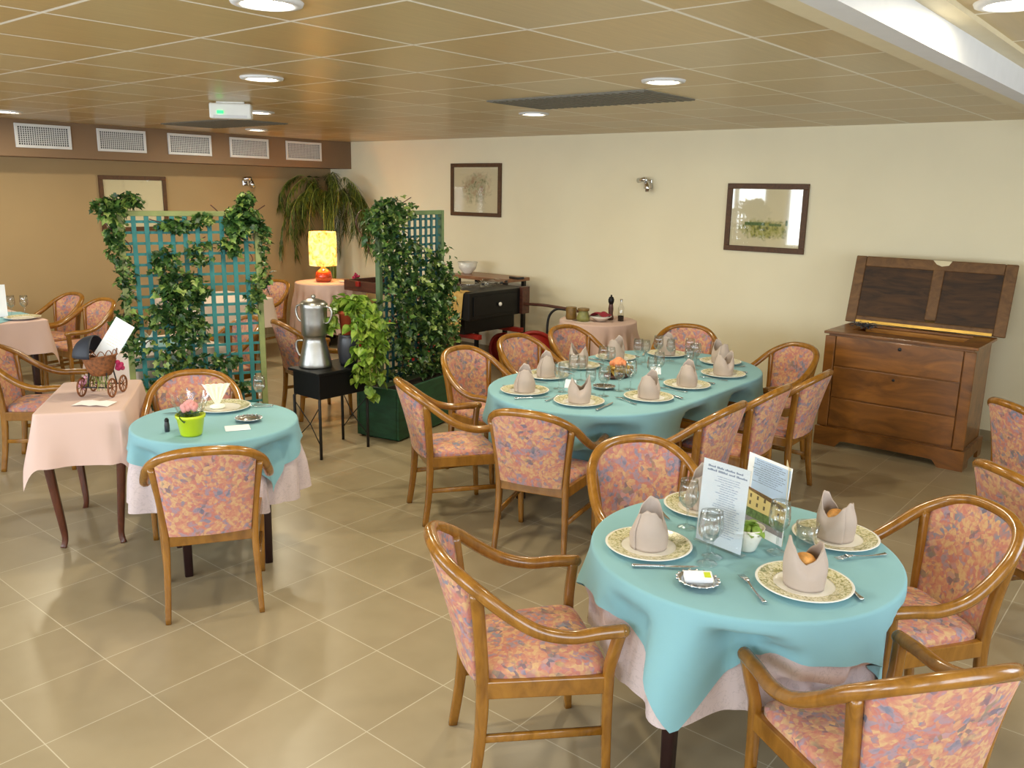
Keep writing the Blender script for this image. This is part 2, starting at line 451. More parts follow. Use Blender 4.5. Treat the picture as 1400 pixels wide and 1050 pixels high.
# skirting tiles
struct(MB().box2((XL, YB - .012, 0), (XR, YB, .085)).build('baseboard_back', M['floor']))
struct(MB().box2((XL, YF, 0), (XL + .012, YB - .012, .085)).build('baseboard_left', M['floor']))
# ceiling beam and the edge strips on both its sides
struct(MB().box2((-.93, YF, 2.43), (-.85, YB, CEIL)).build('beam', M['white_paint']))
struct(MB().box2((-1.0, YF, 2.43), (-.93, YB, CEIL)).build('trim_1', M['trim_cream']))
struct(MB().box2((-.85, YF, CEIL - .018), (-.775, YB, CEIL)).build('trim_2', M['trim_cream']))

# ------------------------------------------------------------------ ceiling fittings
def downlight(loc, label):
    t = thing('ceiling_downlight', label, 'ceiling light', (loc[0], loc[1], CEIL), 0, 'recessed ceiling downlights')
    MB().lathe([(.084, -.002), (.09, -.014), (.118, -.010), (.122, 0)], n=28).build('trim_ring', M['vent_white'], t)
    MB().lathe([(.001, -.006), (.084, -.006)], n=28).build('diffuser', M['lamp_glow'], t)
    return t
DL = [((-2.6, 1.81), 'round downlight cut off by the top edge of the photo'),
      ((-4.375, 2.99), 'large bright round downlight above the trellis screens, left half of the ceiling'),
      ((-6.37, 4.318), 'round downlight touching the green-lit exit box'),
      ((-8.335, 5.6), 'small far downlight close to the row of wall vents'),
      ((-2.519, 4.284), 'round downlight at the end of the grey ceiling panel'),
      ((-4.409, 5.522), 'round downlight near the cream wall, above the middle picture'),
      ((-8.416, 3.132), 'round downlight at the far left edge above the first vent'),
      ((-.629, 3.187), 'round downlight in the top right corner beyond the beam')]
for p, l in DL:
    downlight(p, l)
    L = bpy.data.lights.new('downlight_lamp', 'AREA'); L.shape = 'DISK'; L.size = .17; L.energy = 17; L.color = (1, .9, .67)
    lo = bpy.data.objects.new('downlight_lamp', L); COL.objects.link(lo); lo.location = (p[0], p[1], CEIL - .02)
    if p[0] > -1: L.energy = 6
for (x0, y0, x1, y1, lab) in ((-4.084, 4.587, -2.824, 5.217, 'dark grey perforated panel in the ceiling beside a downlight'), (-8.494, 4.587, -7.234, 5.217, 'far grey ceiling panel close to the brown band with vents')):
    t = thing('ceiling_panel', lab, 'vent', ((x0 + x1) / 2, (y0 + y1) / 2, CEIL))
    w, h = x1 - x0, y1 - y0
    MB().box((0, 0, -.005), (w, h, .008)).build('panel', M['grey_vent'], t)
    mb = MB()
    for i in range(22): mb.box((-w / 2 + w * (i + .5) / 22, 0, -.011), (w / 44, h * .94, .004))
    mb.build('slats', M['grey_vent'], t)
t = thing('emergency_light', 'white exit light box with a green lamp hanging under the ceiling', 'emergency light', (-5.85, 3.72, CEIL), math.radians(48))
MB().box((0, 0, -.065), (.30, .10, .11)).build('housing', M['white_plastic'], t, bevel=.012)
MB().box((0, -.0505, -.105), (.24, .006, .02)).build('lens', M['white_paint'], t)
MB().box((-.07, -.054, -.075), (.045, .008, .022)).build('indicator', M['led_green'], t)
MB().box((0, 0, -.006), (.2, .06, .012)).build('mounting_plate', M['white_plastic'], t)
vent_y = [(3.521, 4.057), (4.326, 4.857), (5.116, 5.651), (5.898, 6.434), (6.695, 7.243)]
vl = ['leftmost', 'second from the left', 'middle', 'fourth from the left', 'rightmost']
for (a, b), w in zip(vent_y, vl):
    t = thing('wall_vent', 'white grille vent on the brown band, ' + w + ' of five', 'vent', (-9.35, (a + b) / 2, 2.4), 0, 'grille vents in a row on the brown band')
    W_, H_ = b - a, .232
    mb = MB(); e = .028
    for s in (-1, 1):
        mb.box((.01, 0, s * (H_ / 2 - e / 2)), (.02, W_, e)); mb.box((.01, s * (W_ / 2 - e / 2), 0), (.02, e, H_ - 2 * e))
    mb.build('frame', M['vent_white'], t, bevel=.003)
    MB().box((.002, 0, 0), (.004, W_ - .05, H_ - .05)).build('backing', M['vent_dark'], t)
    mb = MB(); nx, nz = 22, 9
    for i in range(1, nx): mb.box((.01, -W_ / 2 + e + (W_ - 2 * e) * i / nx, 0), (.01, .006, H_ - 2 * e))
    for i in range(1, nz): mb.box((.012, 0, -H_ / 2 + e + (H_ - 2 * e) * i / nz), (.01, W_ - 2 * e, .006))
    mb.build('grille', M['vent_white'], t)

# ------------------------------------------------------------------ pictures and wall lamps
def picture(name, label, w, h, fw, mat, loc, rz, tilt=0):
    t = thing(name, label, 'picture', loc, rz); t.rotation_euler = (tilt, 0, rz)      # local: x along the wall, -y into the room
    mb = MB()
    for s in (-1, 1):
        mb.box((0, -.014, s * (h / 2 - fw / 2)), (w, .028, fw)); mb.box((s * (w / 2 - fw / 2), -.014, 0), (fw, .028, h - 2 * fw))
    mb.build('frame', M['frame_brown'], t, bevel=.004)
    MB().box((0, -.006, 0), (w - 2 * fw + .004, .006, h - 2 * fw + .004)).build('print', mat, t)
    MB().add([(-w / 2 + fw, -.014, -h / 2 + fw), (w / 2 - fw, -.014, -h / 2 + fw), (w / 2 - fw, -.014, h / 2 - fw), (-w / 2 + fw, -.014, h / 2 - fw)], [(0, 1, 2, 3)], False).build('glass', M['pane'], t)
    return t
picture('framed_picture', 'framed pale watercolour sketch in the middle of the cream wall', .81, .62, .045, M['sketch_pale'], (-7.048, YB, 1.952), 0)
pr = picture('framed_picture', 'framed meadow print with window reflections above the wooden chest', .79, .63, .05, M['sketch_field'], (-3.38, YB, 1.742), 0)
mb = MB()
for x, z, w, h in ((-.1, -.055, .2, .03), (.1, -.06, .12, .022), (.21, -.04, .02, .05)): mb.box((x, -.0105, z), (w, .002, h))
mb.build('printed_houses', M['tree_print'], pr)
picture('framed_picture', 'framed pale print on the beige wall behind the ivy screen', .79, .62, .045, M['sketch_blank'], (XL, 4.9, 1.73), PI / 2)
def wall_lamp(label, loc, rz):
    t = thing('wall_spotlight', label, 'wall lamp', loc, rz)
    MB().box((0, -.01, 0), (.09, .02, .09)).build('wall_plate', M['chrome'], t, bevel=.004)
    MB().tube([(0, -.02, .01), (.02, -.07, .015), (.045, -.09, .0)], .008).build('arm', M['chrome'], t)
    mb = MB(); mb.tube([(-.075, -.085, .035), (.0, -.1, .045), (.02, -.1, .045)], .026, 14); mb.tube([(.03, -.085, .02), (.045, -.095, -.03), (.05, -.1, -.075)], .026, 14)
    mb.build('spot_head', M['chrome'], t)
wall_lamp('small chrome spotlight on the cream wall between two pictures', (-4.663, YB, 2.04), 0)
wall_lamp('small chrome spotlight on the beige wall above the ivy screen', (XL, 6.378, 2.0), PI / 2)

# ------------------------------------------------------------------ bentwood armchairs
def make_chair(label):
    t = thing('armchair', label, 'chair', group='bentwood armchairs with tapestry upholstery')
    half = [(0, -.335, .835), (.10, -.324, .828), (.18, -.286, .80), (.238, -.212, .745), (.264, -.12, .672), (.275, -.03, .618), (.276, .07, .592), (.272, .16, .594), (.267, .245, .592)]
    pts = [(-x, y, z) for x, y, z in half[:0:-1]] + half
    rail = smooth(pts, 6)
    mb = MB(); mb.tube(rail, .0225, 12)
    for s in (-1, 1): mb.sphere((s * .267, .245, .592), .0225, 12, 8)
    mb.build('arm_rail', M['chair_wood'], t)
    def zr(x):   # rail point above a given |x| within the back
        x = abs(x); best = min((p for p in rail if p[1] < -.1), key=lambda p: abs(abs(p[0]) - x)); return best
    for s in (-1, 1):
        st = smooth([(s * .205, -.232, 0), (s * .197, -.205, .2), (s * .192, -.196, .40), (s * .205, -.208, .58), (s * .228, -.226, .745)], 5)
        MB().tube(st, [lerp(.8, 1.0, min(1, i / 8)) for i in range(len(st))], 12, sect=(.016, .021)).build('leg', M['chair_wood'], t)
        fl = smooth([(s * .229, .222, 0), (s * .232, .214, .22), (s * .236, .212, .42), (s * .25, .22, .5), (s * .266, .235, .586)], 5)
        MB().tube(fl, [lerp(.78, 1.0, min(1, i / 9)) for i in range(len(fl))], 12, sect=(.018, .018)).build('leg', M['chair_wood'], t)
        MB().tube([(s * .199, -.2, .215), (s * .231, .21, .215)], 1, 10, sect=(.009, .014)).build('stretcher', M['chair_wood'], t)
    # seat frame: a ring of four rails
    mb = MB()
    fr = [(-.235, .212), (.235, .212), (.193, -.195), (-.193, -.195)]
    for i in range(4):
        a, b = Vector(fr[i]), Vector(fr[(i + 1) % 4]); c = (a + b) / 2; d = b - a
        mb.box((c.x, c.y, .39), (d.length - .024, .026, .062), math.atan2(d.y, d.x))
    mb.build('seat_frame', M['chair_wood'], t, bevel=.004)
    # domed seat cushion
    def seat(u, v):
        a = u * 2 * PI; e = .28
        cx = math.copysign(abs(cos(a)) ** e, cos(a)); cy = math.copysign(abs(sin(a)) ** e, sin(a))
        if v < .25: k, z = 1, lerp(.415, .44, v / .25)
        else:
            w = (v - .25) / .75; k = 1 - w * .999; z = .44 + .026 * math.sqrt(max(0, 1 - (1 - w) ** 3))
        y = .012 + cy * k * .21; hw = lerp(.188, .232, (y + .2) / .42)
        return (cx * k * hw, y, z)
    MB().grid(seat, 48, 12, cu=True).build('seat', M['fabric'], t)
    # curved back pad
    def back(u, v):
        a = u * 2 * PI
        cs, sn = cos(a), sin(a)
        front = 1 if sn > 0 else -1
        s = max(-1, min(1, cs * 1.06)) ; th = .018 * min(1, abs(sn) * 3)
        top = zr(s * .215)
        xb = s * lerp(.178, .205, v); yb = -.205 - .022 * (1 - s * s)
        zt = top[2] - .012
        x = lerp(s * .176, s * .212, v); y = lerp(yb, top[1] + .002, v ** 1.2); z = lerp(.415, zt, v)
        return (x, y + front * th, z)
    mb = MB(); mb.grid(back, 40, 12, cu=True)
    mb.build('backrest', M['fabric'], t)
    return t
chairs = [
 ('A', -3.53, 2.02, 58.8, 'armchair with its back to us at the small round table with the lime pot'),
 ('B', -4.445, 2.475, 238, 'armchair facing us on the far side of the small round table'),
 ('F1', -1.65, 2.10, 322.3, 'armchair seen from its side, left of the round table with menus'),
 ('F2', -1.72, 3.09, 236, 'armchair between the oval table and the round table with menus'),
 ('F3', -.73, 3.18, 140, 'armchair facing left, right of the round table with menus'),
 ('F4', -.58, 2.32, 52.6, 'nearest armchair, cut off by the bottom right edge, back to us'),
 ('C', -2.745, 3.61, 16.7, 'armchair with its back to us at the near end of the oval table'),
 ('D', -3.465, 3.62, 329.7, 'side-on armchair at the left end of the oval table, beside the green planter'),
 ('E', -3.83, 4.38, 270, 'armchair on the far long side of the oval table nearest the planter'),
 ('G', -3.9, 5.06, 268, 'armchair on the far side of the oval table in front of the red cart wheels'),
 ('H', -3.9, 5.70, 264, 'armchair on the far side of the oval table before the pink jar table'),
 ('I', -3.35, 6.28, 205, 'armchair half hidden by glasses at the far end of the oval table'),
 ('J', -2.52, 6.05, 154.7, 'armchair facing us at the right end of the oval table near the chest'),
 ('K', -2.20, 5.41, 92, 'armchair nearest the wooden chest in the row of three with backs to us'),
 ('L', -2.23, 4.805, 91.7, 'middle armchair of the row of three along the oval table'),
 ('M', -2.24, 4.20, 90.9, 'closest armchair of the row of three along the oval table'),
 ('R1', -.39, 4.22, 320.5, 'armchair at the right edge, directly behind the one facing left'),
 ('R2', -.60, 5.58, 318, 'armchair at the right edge in front of the chest, farthest of those'),
 ('S1', -6.26, 2.36, 322, 'armchair at the left edge behind the pink console table'),
 ('S2', -9.0, 3.5, 186, 'armchair by the beige wall, farther of the two at the far left table'),
 ('S3', -8.36, 3.52, 186, 'armchair by the beige wall, closer of the two at the far left table'),
 ('T1', -8.7, 5.78, 190, 'armchair mostly hidden behind the right post of the ivy screen'),
 ('T2', -5.98, 4.5, 346, 'armchair with its back to us behind the black side table'),
 ('V', -6.42, 3.85, 175, 'armchair seen through the lattice of the left ivy screen'),
]
proto = None
for key, x, y, a, lab in chairs:
    if proto is None:
        proto = make_chair(lab); proto.location = (x, y, 0); proto.rotation_euler = (0, 0, math.radians(a))
    else: dup(proto, (x, y, 0), math.radians(a), lab)

# where arms and seats reach under a table they push the hanging cloth inwards
PRESS = []
for key, x, y, a, lab in chairs:
    r = math.radians(a)
    for s in (-1, 1):
        for q in (0.08, .14, .2, .25, .268): PRESS.append((x + cos(r) * s * .268 - sin(r) * q, y + sin(r) * s * .268 + cos(r) * q, .645))
        PRESS.append((x + cos(r) * s * .235 - sin(r) * .225, y + sin(r) * s * .235 + cos(r) * .225, .62))
    for k in range(9): PRESS.append((x + cos(r) * (-.22 + .055 * k) - sin(r) * .228, y + sin(r) * (-.22 + .055 * k) + cos(r) * .228, .485))
# ------------------------------------------------------------------ tables and cloths
def outline(kind, a, b=0, r=.03, n=120):
    """perimeter points (x, y, nx, ny, s, alpha) ; circle a=radius ; stadium a=half width, b=half length ; rect a,b half sides"""
    P = []
    if kind == 'circle':
        for i in range(n):
            t = 2 * PI * i / n; P.append((a * cos(t), a * sin(t), cos(t), sin(t)))
    else:
        if kind == 'stadium': r = a
        cx, cy = a - r, b - r
        corners = [(cx, cy, 0), (-cx, cy, PI / 2), (-cx, -cy, PI), (cx, -cy, 1.5 * PI)]
        for k, (x, y, t0) in enumerate(corners):
            m = n // 5 if kind == 'stadium' else 12
            for i in range(m + 1):
                t = t0 + PI / 2 * i / m; P.append((x + r * cos(t), y + r * sin(t), cos(t), sin(t)))
            x2, y2, t2 = corners[(k + 1) % 4]; te = t0 + PI / 2
            p0 = Vector((x + r * cos(te), y + r * sin(te))); p1 = Vector((x2 + r * cos(te), y2 + r * sin(te)))
            m2 = int((p1 - p0).length / .03)
            for i in range(1, m2): q = p0.lerp(p1, i / m2); P.append((q.x, q.y, cos(te), sin(te)))
    out = []; s = 0
    for i, p in enumerate(P):
        if i: s += math.hypot(p[0] - P[i - 1][0], p[1] - P[i - 1][1])
        out.append(p + (s,))
    return out
def cloth(name, label, per, drop, top, mat, loc, rz, flare=.1, amp=.02, waves=9, off=0.0, seed=0, group=None, maxpush=.3):
    rnd = random.Random(seed); ph = [rnd.uniform(0, 6.28) for _ in range(4)]
    tot = per[-1][4]; n = len(per); er = .012; vs = []; fs = []
    prof = [0, .004, .009, .014, .019] + [None] * 11
    rings = len(prof)
    vs.append((0, 0, top)); cz, sz_ = cos(rz), sin(rz)
    R0 = max(math.hypot(p[0], p[1]) for p in per) + .4; near = [q for q in PRESS if math.hypot(q[0] - loc[0], q[1] - loc[1]) < R0]
    for k in (.35, .7, .94):
        for p in per: vs.append((p[0] * k, p[1] * k, top))
    for j in range(rings):
        for p in per:
            L = drop(p); u = p[4] / tot * 2 * PI
            l = prof[j] if prof[j] is not None else lerp(.019, max(L, .03), (j - 4) / (rings - 5))
            ang = min(l / er, PI / 2); o = er * sin(ang); z = er * (1 - cos(ang)) + max(0, l - er * PI / 2)
            w = (math.sin(waves * u + ph[0]) * .6 + math.sin(waves * 1.7 * u + ph[1]) * .3 + math.sin(waves * .55 * u + ph[2]) * .35)
            g = sstep(.02, .3, l); rad = off + o + flare * max(0, l - .02) + amp * g * (w + .3) * (.5 + l * 1.6)
            zz = top - z; px, py = p[0] + p[2] * rad, p[1] + p[3] * rad
            if l > .03:
                wx, wy = loc[0] + cz * px - sz_ * py, loc[1] + sz_ * px + cz * py
                nx_, ny_ = cz * p[2] - sz_ * p[3], sz_ * p[2] + cz * p[3]; push = 0
                for qx, qy, qz in near:
                    if zz > qz + .07: continue
                    dx, dy = wx - qx, wy - qy; a_ = dx * nx_ + dy * ny_; b_ = dx * -ny_ + dy * nx_
                    if -.04 < a_ < .27 and abs(b_) < .16: push = max(push, (a_ + .036 - off * .5) * math.exp(-(b_ / .085) ** 4) * sstep(qz + .07, qz, zz))
                push = min(push, maxpush); px -= p[2] * push; py -= p[3] * push
            vs.append((px, py, zz))
    m = 3 + rings
    for i in range(n):
        k = (i + 1) % n; fs.append((0, 1 + i, 1 + k))
        for j in range(m - 1): fs.append((1 + j * n + i, 1 + (j + 1) * n + i, 1 + (j + 1) * n + k, 1 + j * n + k))
    o = MB().add(vs, fs).build(name, mat, None, loc, rz)
    return tag(o, label, 'tablecloth', group)
def legs4(t, pts, z, sec, mat, name='leg'):
    for x, y in pts:
        MB().tube([(x, y, 0), (x, y, z * .5), (x, y, z)], [.85, 1, 1], 12, sect=(sec, sec)).build(name, mat, t)
def sq(h, R0, ph):        # square cloth of half side h on a round table
    def f(p):
        a = math.atan2(p[1], p[0]) - ph + PI / 4; return h / max(abs(cos(a)), abs(sin(a))) - R0
    return f
# near round table
NT_ = (-1.14, 2.646)
t = thing('round_dining_table', 'round dining table under the near teal cloth with menus', 'table', NT_ + (0,), 0)
MB().lathe([(.001, .715), (.485, .715), (.492, .722), (.492, .739), (.488, .743), (.001, .743)], n=48).build('tabletop', M['table_leg_dark'], t)
legs4(t, [(.33 * cos(math.radians(a)), .33 * sin(math.radians(a))) for a in (-101, -11, 79, 169)], .716, .026, M['table_leg_dark'])
cloth('under_cloth', 'pale pink damask undercloth showing below the near teal cloth', outline('circle', .492, n=200), lambda p: .385 + .02 * sin(3 * math.atan2(p[1], p[0])), .746, M['damask'], NT_ + (0,), 0, .02, .045, 12, 0, 3, None, .16)
cloth('teal_tablecloth', 'square teal cloth on the near round table with menus and three napkins', outline('circle', .496, n=200), sq(.635, .496, math.radians(-82)), .750, M['teal_cloth'], NT_ + (0,), 0, .12, .045, 12, .018, 3, None, .16)
# small round table
ST = (-3.93, 2.31)
t = thing('round_side_table', 'small round table under the teal cloth with the lime pot', 'table', ST + (0,), math.radians(66.7))
MB().lathe([(.001, .715), (.385, .715), (.392, .722), (.392, .739), (.388, .743), (.001, .743)], n=48).build('tabletop', M['table_leg_dark'], t)
legs4(t, [(.2 * sx, .2 * sy) for sx in (-1, 1) for sy in (-1, 1)], .716, .024, M['table_leg_dark'])
cloth('under_cloth', 'pale pink undercloth showing below the small round table\'s teal cloth', outline('circle', .392, n=200), lambda p: .42, .746, M['damask'], ST + (0,), 0, .03, .04, 11, 0, 8, None, .08)
cloth('teal_tablecloth', 'square teal cloth on the small round table with the lime pot', outline('circle', .396, n=200), sq(.525, .396, math.radians(15)), .750, M['teal_cloth'], ST + (0,), 0, .12, .04, 11, .010, 8, None, .08)
# oval table
OT = (-2.93, 4.79)
t = thing('oval_dining_table', 'long oval dining table laid for ten', 'table', OT + (0,), 0)
op = outline('stadium', .62, 1.12)
MB().prism([(p[0], p[1]) for p in op], .715, .742).build('tabletop', M['table_leg_dark'], t)
legs4(t, [(.36 * sx, .72 * sy) for sx in (-1, 1) for sy in (-1, 1)], .716, .03, M['table_leg_dark'])
def odrop(p):
    a = math.atan2(p[3], p[2]); k = abs(sin(2 * a)); return .20 + .16 * k + .05 * abs(sin(a))
cloth('teal_tablecloth', 'long teal cloth on the oval table laid for ten', outline('stadium', .625, 1.125, n=200), odrop, .750, M['teal_cloth'], OT + (0,), 0, .03, .035, 21, 0, 21)
# console table with cabriole legs
CT = (-4.82, 2.075); ca = math.radians(56)
t = thing('console_table', 'small console table with curved cabriole legs under a pink cloth', 'table', CT + (0,), ca)
MB().box((0, 0, .762), (.40, .74, .026)).build('tabletop', M['dark_wood'], t)
mb = MB()
for s in (-1, 1): mb.box((0, s * .33, .71), (.31, .02, .08)); mb.box((s * .165, 0, .71), (.02, .64, .08))
mb.build('apron', M['dark_wood'], t)
for sx in (-1, 1):
    for sy in (-1, 1):
        ox, oy = sx, sy
        pts = smooth([(ox * .165, oy * .325, .75), (ox * .178, oy * .338, .62), (ox * .18, oy * .34, .5), (ox * .165, oy * .325, .32), (ox * .148, oy * .308, .14), (ox * .142, oy * .302, .05), (ox * .152, oy * .312, .0)], 5)
        rr = [lerp(1.25, .62, min(1, i / (len(pts) * .8))) for i in range(len(pts))]; rr[-1] = .7
        MB().tube(pts, rr, 12, sect=(.024, .024)).build('leg', M['dark_wood'], t)
cloth('pink_tablecloth', 'pink cloth on the console table with the wicker pram', outline('rect', .21, .38, .02), lambda p: .285 / max(abs(p[2]), abs(p[3])), .778, M['pink_cloth'], CT + (0,), ca, .2, .022, 8, 0, 2, None, .03)
# tables behind the screens
for nm, lab, clab, c, hx, hy, rz, cm, drop_, tl in (
    ('square_table', 'table at the far left under a pink cloth', 'pink cloth hanging from the far left table', (-8.55, 2.62), .49, .52, 0, 'pink_cloth', .30, 'teal corner topper lying over the pink cloth at the far left'),
    ('square_table', 'table behind the left ivy screen under a white cloth', 'white cloth with sharp corner behind the wicker pram', (-6.22, 3.2), .37, .37, 0, 'white_cloth', .25, 'teal topper on the table seen through the left ivy screen'),
    ('square_table', 'table by the beige wall behind the right post of the ivy screen', 'pale cloth hanging from the table behind the ivy screen post', (-8.5, 5.05), .45, .46, 0, 'white_cloth', .32, None)):
    t = thing(nm, lab, 'table', c + (0,), rz)
    MB().box((0, 0, .732), (2 * hx - .02, 2 * hy - .02, .026)).build('tabletop', M['table_leg_dark'], t)
    legs4(t, [((hx - .1) * sx, (hy - .1) * sy) for sx in (-1, 1) for sy in (-1, 1)], .72, .028, M['table_leg_dark'])
    cloth('pale_tablecloth', clab, outline('rect', hx, hy, .015), (lambda d: lambda p: d / max(abs(p[2]), abs(p[3])))(drop_), .749, M[cm], c + (0,), rz, .12, .02, 8, 0, int(-c[0] * 10))
    if tl: cloth('teal_topper', tl, outline('circle', .36, n=80) if hx > .4 else outline('circle', .30, n=80), lambda p: .03, .752, M['teal_cloth'], c + (0,), rz, 0, 0, 5, 0, 1) if hx < .4 else None
    if tl and hx > .4:
        pts = [(.47, 0)]
        o = MB()
        # square topper turned by 45 degrees: its corners hang over the four sides
        q = .62; es = .498
        top = [(es + .004, -.12), (es + .004, .12), (.12, .53), (-.12, .53), (-es - .004, .12), (-es - .004, -.12), (-.12, -.53), (.12, -.53)]
        o.add([(x, y, .753) for x, y in top], [tuple(range(8))], False)
        o.add([(es + .012, -.12, .752), (es + .012, .12, .752), (es + .075, 0, .60)], [(0, 2, 1)], False)
        o.add([(.12, .536, .752), (-.12, .536, .752), (0, .57, .62)], [(0, 1, 2)], False)
        tag(o.build('teal_topper', M['teal_cloth'], None, c + (0,), rz), tl, 'tablecloth')
# lamp table and jar table against the wall
for lab, clab, c, R, z, dr, sd in (('round lamp table in the corner under a pink cloth', 'long pink cloth on the corner lamp table', (-8.75, 6.85), .42, .775, .62, 4), ('round table against the cream wall under a pink cloth', 'long pink cloth on the table with jars by the wall', (-4.7, 6.98), .37, .715, .6, 6)):
    t = thing('round_wall_table', lab, 'table', c + (0,), 0)
    MB().lathe([(.001, z - .035), (R - .012, z - .035), (R - .008, z - .006), (.001, z - .006)], n=40).build('tabletop', M['table_leg_dark'], t)
    legs4(t, [(.2 * sx, .2 * sy) for sx in (-1, 1) for sy in (-1, 1)], z - .034, .024, M['table_leg_dark'])
    cloth('pink_tablecloth', clab, outline('circle', R, n=160), (lambda d: lambda p: d)(dr), z, M['pink_cloth'], c + (0,), 0, .04, .05, 19, 0, sd)

# ------------------------------------------------------------------ tableware makers
ZT = .752
def make_plate():
    t = thing('dinner_plate', '', 'plate')
    MB().lathe([(.001, .001), (.085, .001), (.145, .014), (.150, .018), (.146, .0185), (.088, .0065), (.001, .0055)], n=48).build('plate_body', M['porcelain'], t)
    MB().lathe([(.094, .0088), (.141, .0184)], n=48).build('rim', M['plate_rim'], t)
    return t
def napkin_mb(seed=0):
    """a napkin rolled into a mitre: tall pointed lobe at +x, lower rounded lobe at -x, slits on both sides between them"""
    rnd = random.Random(seed); k1 = rnd.uniform(.07, .085); k2 = rnd.uniform(.05, .068)
    def fn(u, v):
        b = -PI * .62 + u * 2 * PI * 1.2 + PI
        c = cos(b)
        h = .078 + (k1 * max(0, c) ** 1.15 + k2 * max(0, -c) ** .8)
        r = .057 + .005 * u
        top = sstep(.45, 1.0, v)
        x = c * r * (1 + .10 * sin(PI * v)) * (1 - .3 * top * abs(c)); y = sin(b) * r * (1 + .06 * sin(PI * v)) * (1 - .3 * top)
        return (x + .012 * top * (1 if c > 0 else -.3), y, h * v + .003 * sin(9 * b) * v * v)
    return MB().grid(fn, 60, 14)
def make_napkin(mat='napkin'):
    o = napkin_mb().build('folded_napkin', M[mat]); so = o.modifiers.new('solid', 'SOLIDIFY'); so.thickness = .003; so.offset = 1
    return tag(o, '', 'napkin')
def make_glass(h=.185, rb=.037):
    s = h / .185
    prof = [(.034, .0), (.034, .002), (.02, .004), (.006, .008), (.0042, .02), (.004, .07 * s), (.007, .077 * s), (.02, .085 * s), (rb * .93, .105 * s), (rb, .128 * s), (rb * .93, .16 * s), (rb * .84, h), (rb * .81, h), (rb * .9, .16 * s), (rb * .96, .128 * s), (rb * .88, .107 * s), (.018, .09 * s), (.001, .083 * s)]
    o = MB().lathe(prof, n=28).build('wine_glass', M['glass'])
    return tag(o, '', 'glass')
def make_tumbler():
    return tag(MB().lathe([(.001, .002), (.03, .002), (.032, 0), (.04, .09), (.038, .09), (.030, .008), (.001, .008)], n=28).build('tumbler', M['glass']), '', 'glass')
def make_fork():
    t = thing('fork', '', 'fork')      # along +y, tines at +y
    mb = MB(); pts = smooth([(0, -.095, .006), (0, -.05, .004), (0, .0, .006), (0, .04, .011)], 5)
    mb.tube(pts, [1.5, 1.35, 1.25, 1.1, 1, .9, .8, .75, .7, .7, .7, .72, .75, .8, .9, 1.1], 8, sect=(.0052, .0016)); mb.build('handle', M['steel'], t)
    mb = MB(); mb.tube([(0, .036, .010), (0, .05, .011), (0, .058, .0105)], [.6, 1.4, 1.55], 8, sect=(.0075, .0012))
    for i in range(4):
        x = -.0092 + i * .0061; mb.tube([(x, .056, .0105), (x, .078, .006), (x, .1, .005)], [1, .9, .5], 6, sect=(.0017, .0012))
    mb.build('tines', M['steel'], t); return t
def make_knife():
    t = thing('knife', '', 'knife')
    MB().tube(smooth([(0, -.11, .006), (0, -.08, .006), (0, -.03, .006), (0, 0, .006)], 3), [.9, 1.25, 1.15, 1, 1, .9, .9, .85, .8, .8], 8, sect=(.0068, .0038)).build('handle', M['steel'], t)
    MB().prism([(-.006, -.002), (.007, -.002), (.0085, .06), (.005, .095), (-.003, .115), (-.006, .1)], .0045, .0062).build('blade', M['steel'], t); return t
plate0, napkin0, glass0, tumbler0, fork0, knife0 = make_plate(), make_napkin(), make_glass(), make_tumbler(), make_fork(), make_knife()
wglass0 = make_glass(.165, .033)
used = {}
def put(o, x, y, z, rz, label, group=None):
    if o.name not in used:
        used[o.name] = 1; o.location = (x, y, z); o.rotation_euler = (0, 0, rz); o['label'] = label
        if group: o['group'] = group
        return o
    return dup(o, (x, y, z), rz, label, group)
def bread(x, y, z, rz, label):
    o = MB().sphere((0, 0, 0), .03, 16, 10, (1.15, .95, .85)).build('bread_roll', M['bread'], None, (x, y, z), rz); tag(o, label, 'bread')
# the ten places at the oval table: plate centre, direction the sitter faces
G1, G2, G3 = 'dinner plates on the oval table', 'folded napkins on the oval table', 'wine glasses on the oval table'
places = [(-3.17, 3.94, 55, 'the left end seat by the planter'), (-2.77, 3.95, 98, 'the near end seat with its back to us'), (-2.53, 4.33, 160, 'the closest seat of the row of three'),
          (-2.525, 4.79, 180, 'the middle seat of the row of three'), (-2.51, 5.27, 185, 'the seat of the three nearest the chest'), (-2.72, 5.65, 240, 'the right end seat near the chest'),
          (-3.34, 4.38, 5, 'the far-side seat nearest the planter'), (-3.38, 4.80, 0, 'the far-side seat before the red wheels'), (-3.36, 5.24, -5, 'the far-side seat before the jar table'), (-3.16, 5.64, -65, 'the far end seat behind the glasses')]
nap_a = [128, 40, 100, 110, 60, 150, 130, 200, 95, 110]
for i, (x, y, a, who) in enumerate(places):
    r = math.radians(a); fx, fy = cos(r), sin(r); sx, sy = fy, -fx      # sitter faces (fx, fy); right hand is (sx, sy)
    put(plate0, x, y, ZT, r, 'floral-rimmed plate at ' + who, G1)
    put(napkin0, x, y, ZT + .007, math.radians(nap_a[i]), 'taupe napkin on the plate at ' + who, G2)
    gx, gy = x + fx * .235 + sx * .045, y + fy * .235 + sy * .045
    put(glass0, gx, gy, ZT, 0, 'larger stemmed glass at ' + who, G3)
    put(wglass0, gx - sx * .09, gy - sy * .09, ZT, 0, 'smaller stemmed glass at ' + who, G3)
    put(fork0, x - sx * .168, y - sy * .168, ZT, r - PI / 2, 'steel fork left of the plate at ' + who, 'forks on the oval table')
    put(knife0, x + sx * .168, y + sy * .168, ZT, r - PI / 2, 'steel knife right of the plate at ' + who, 'knives on the oval table')
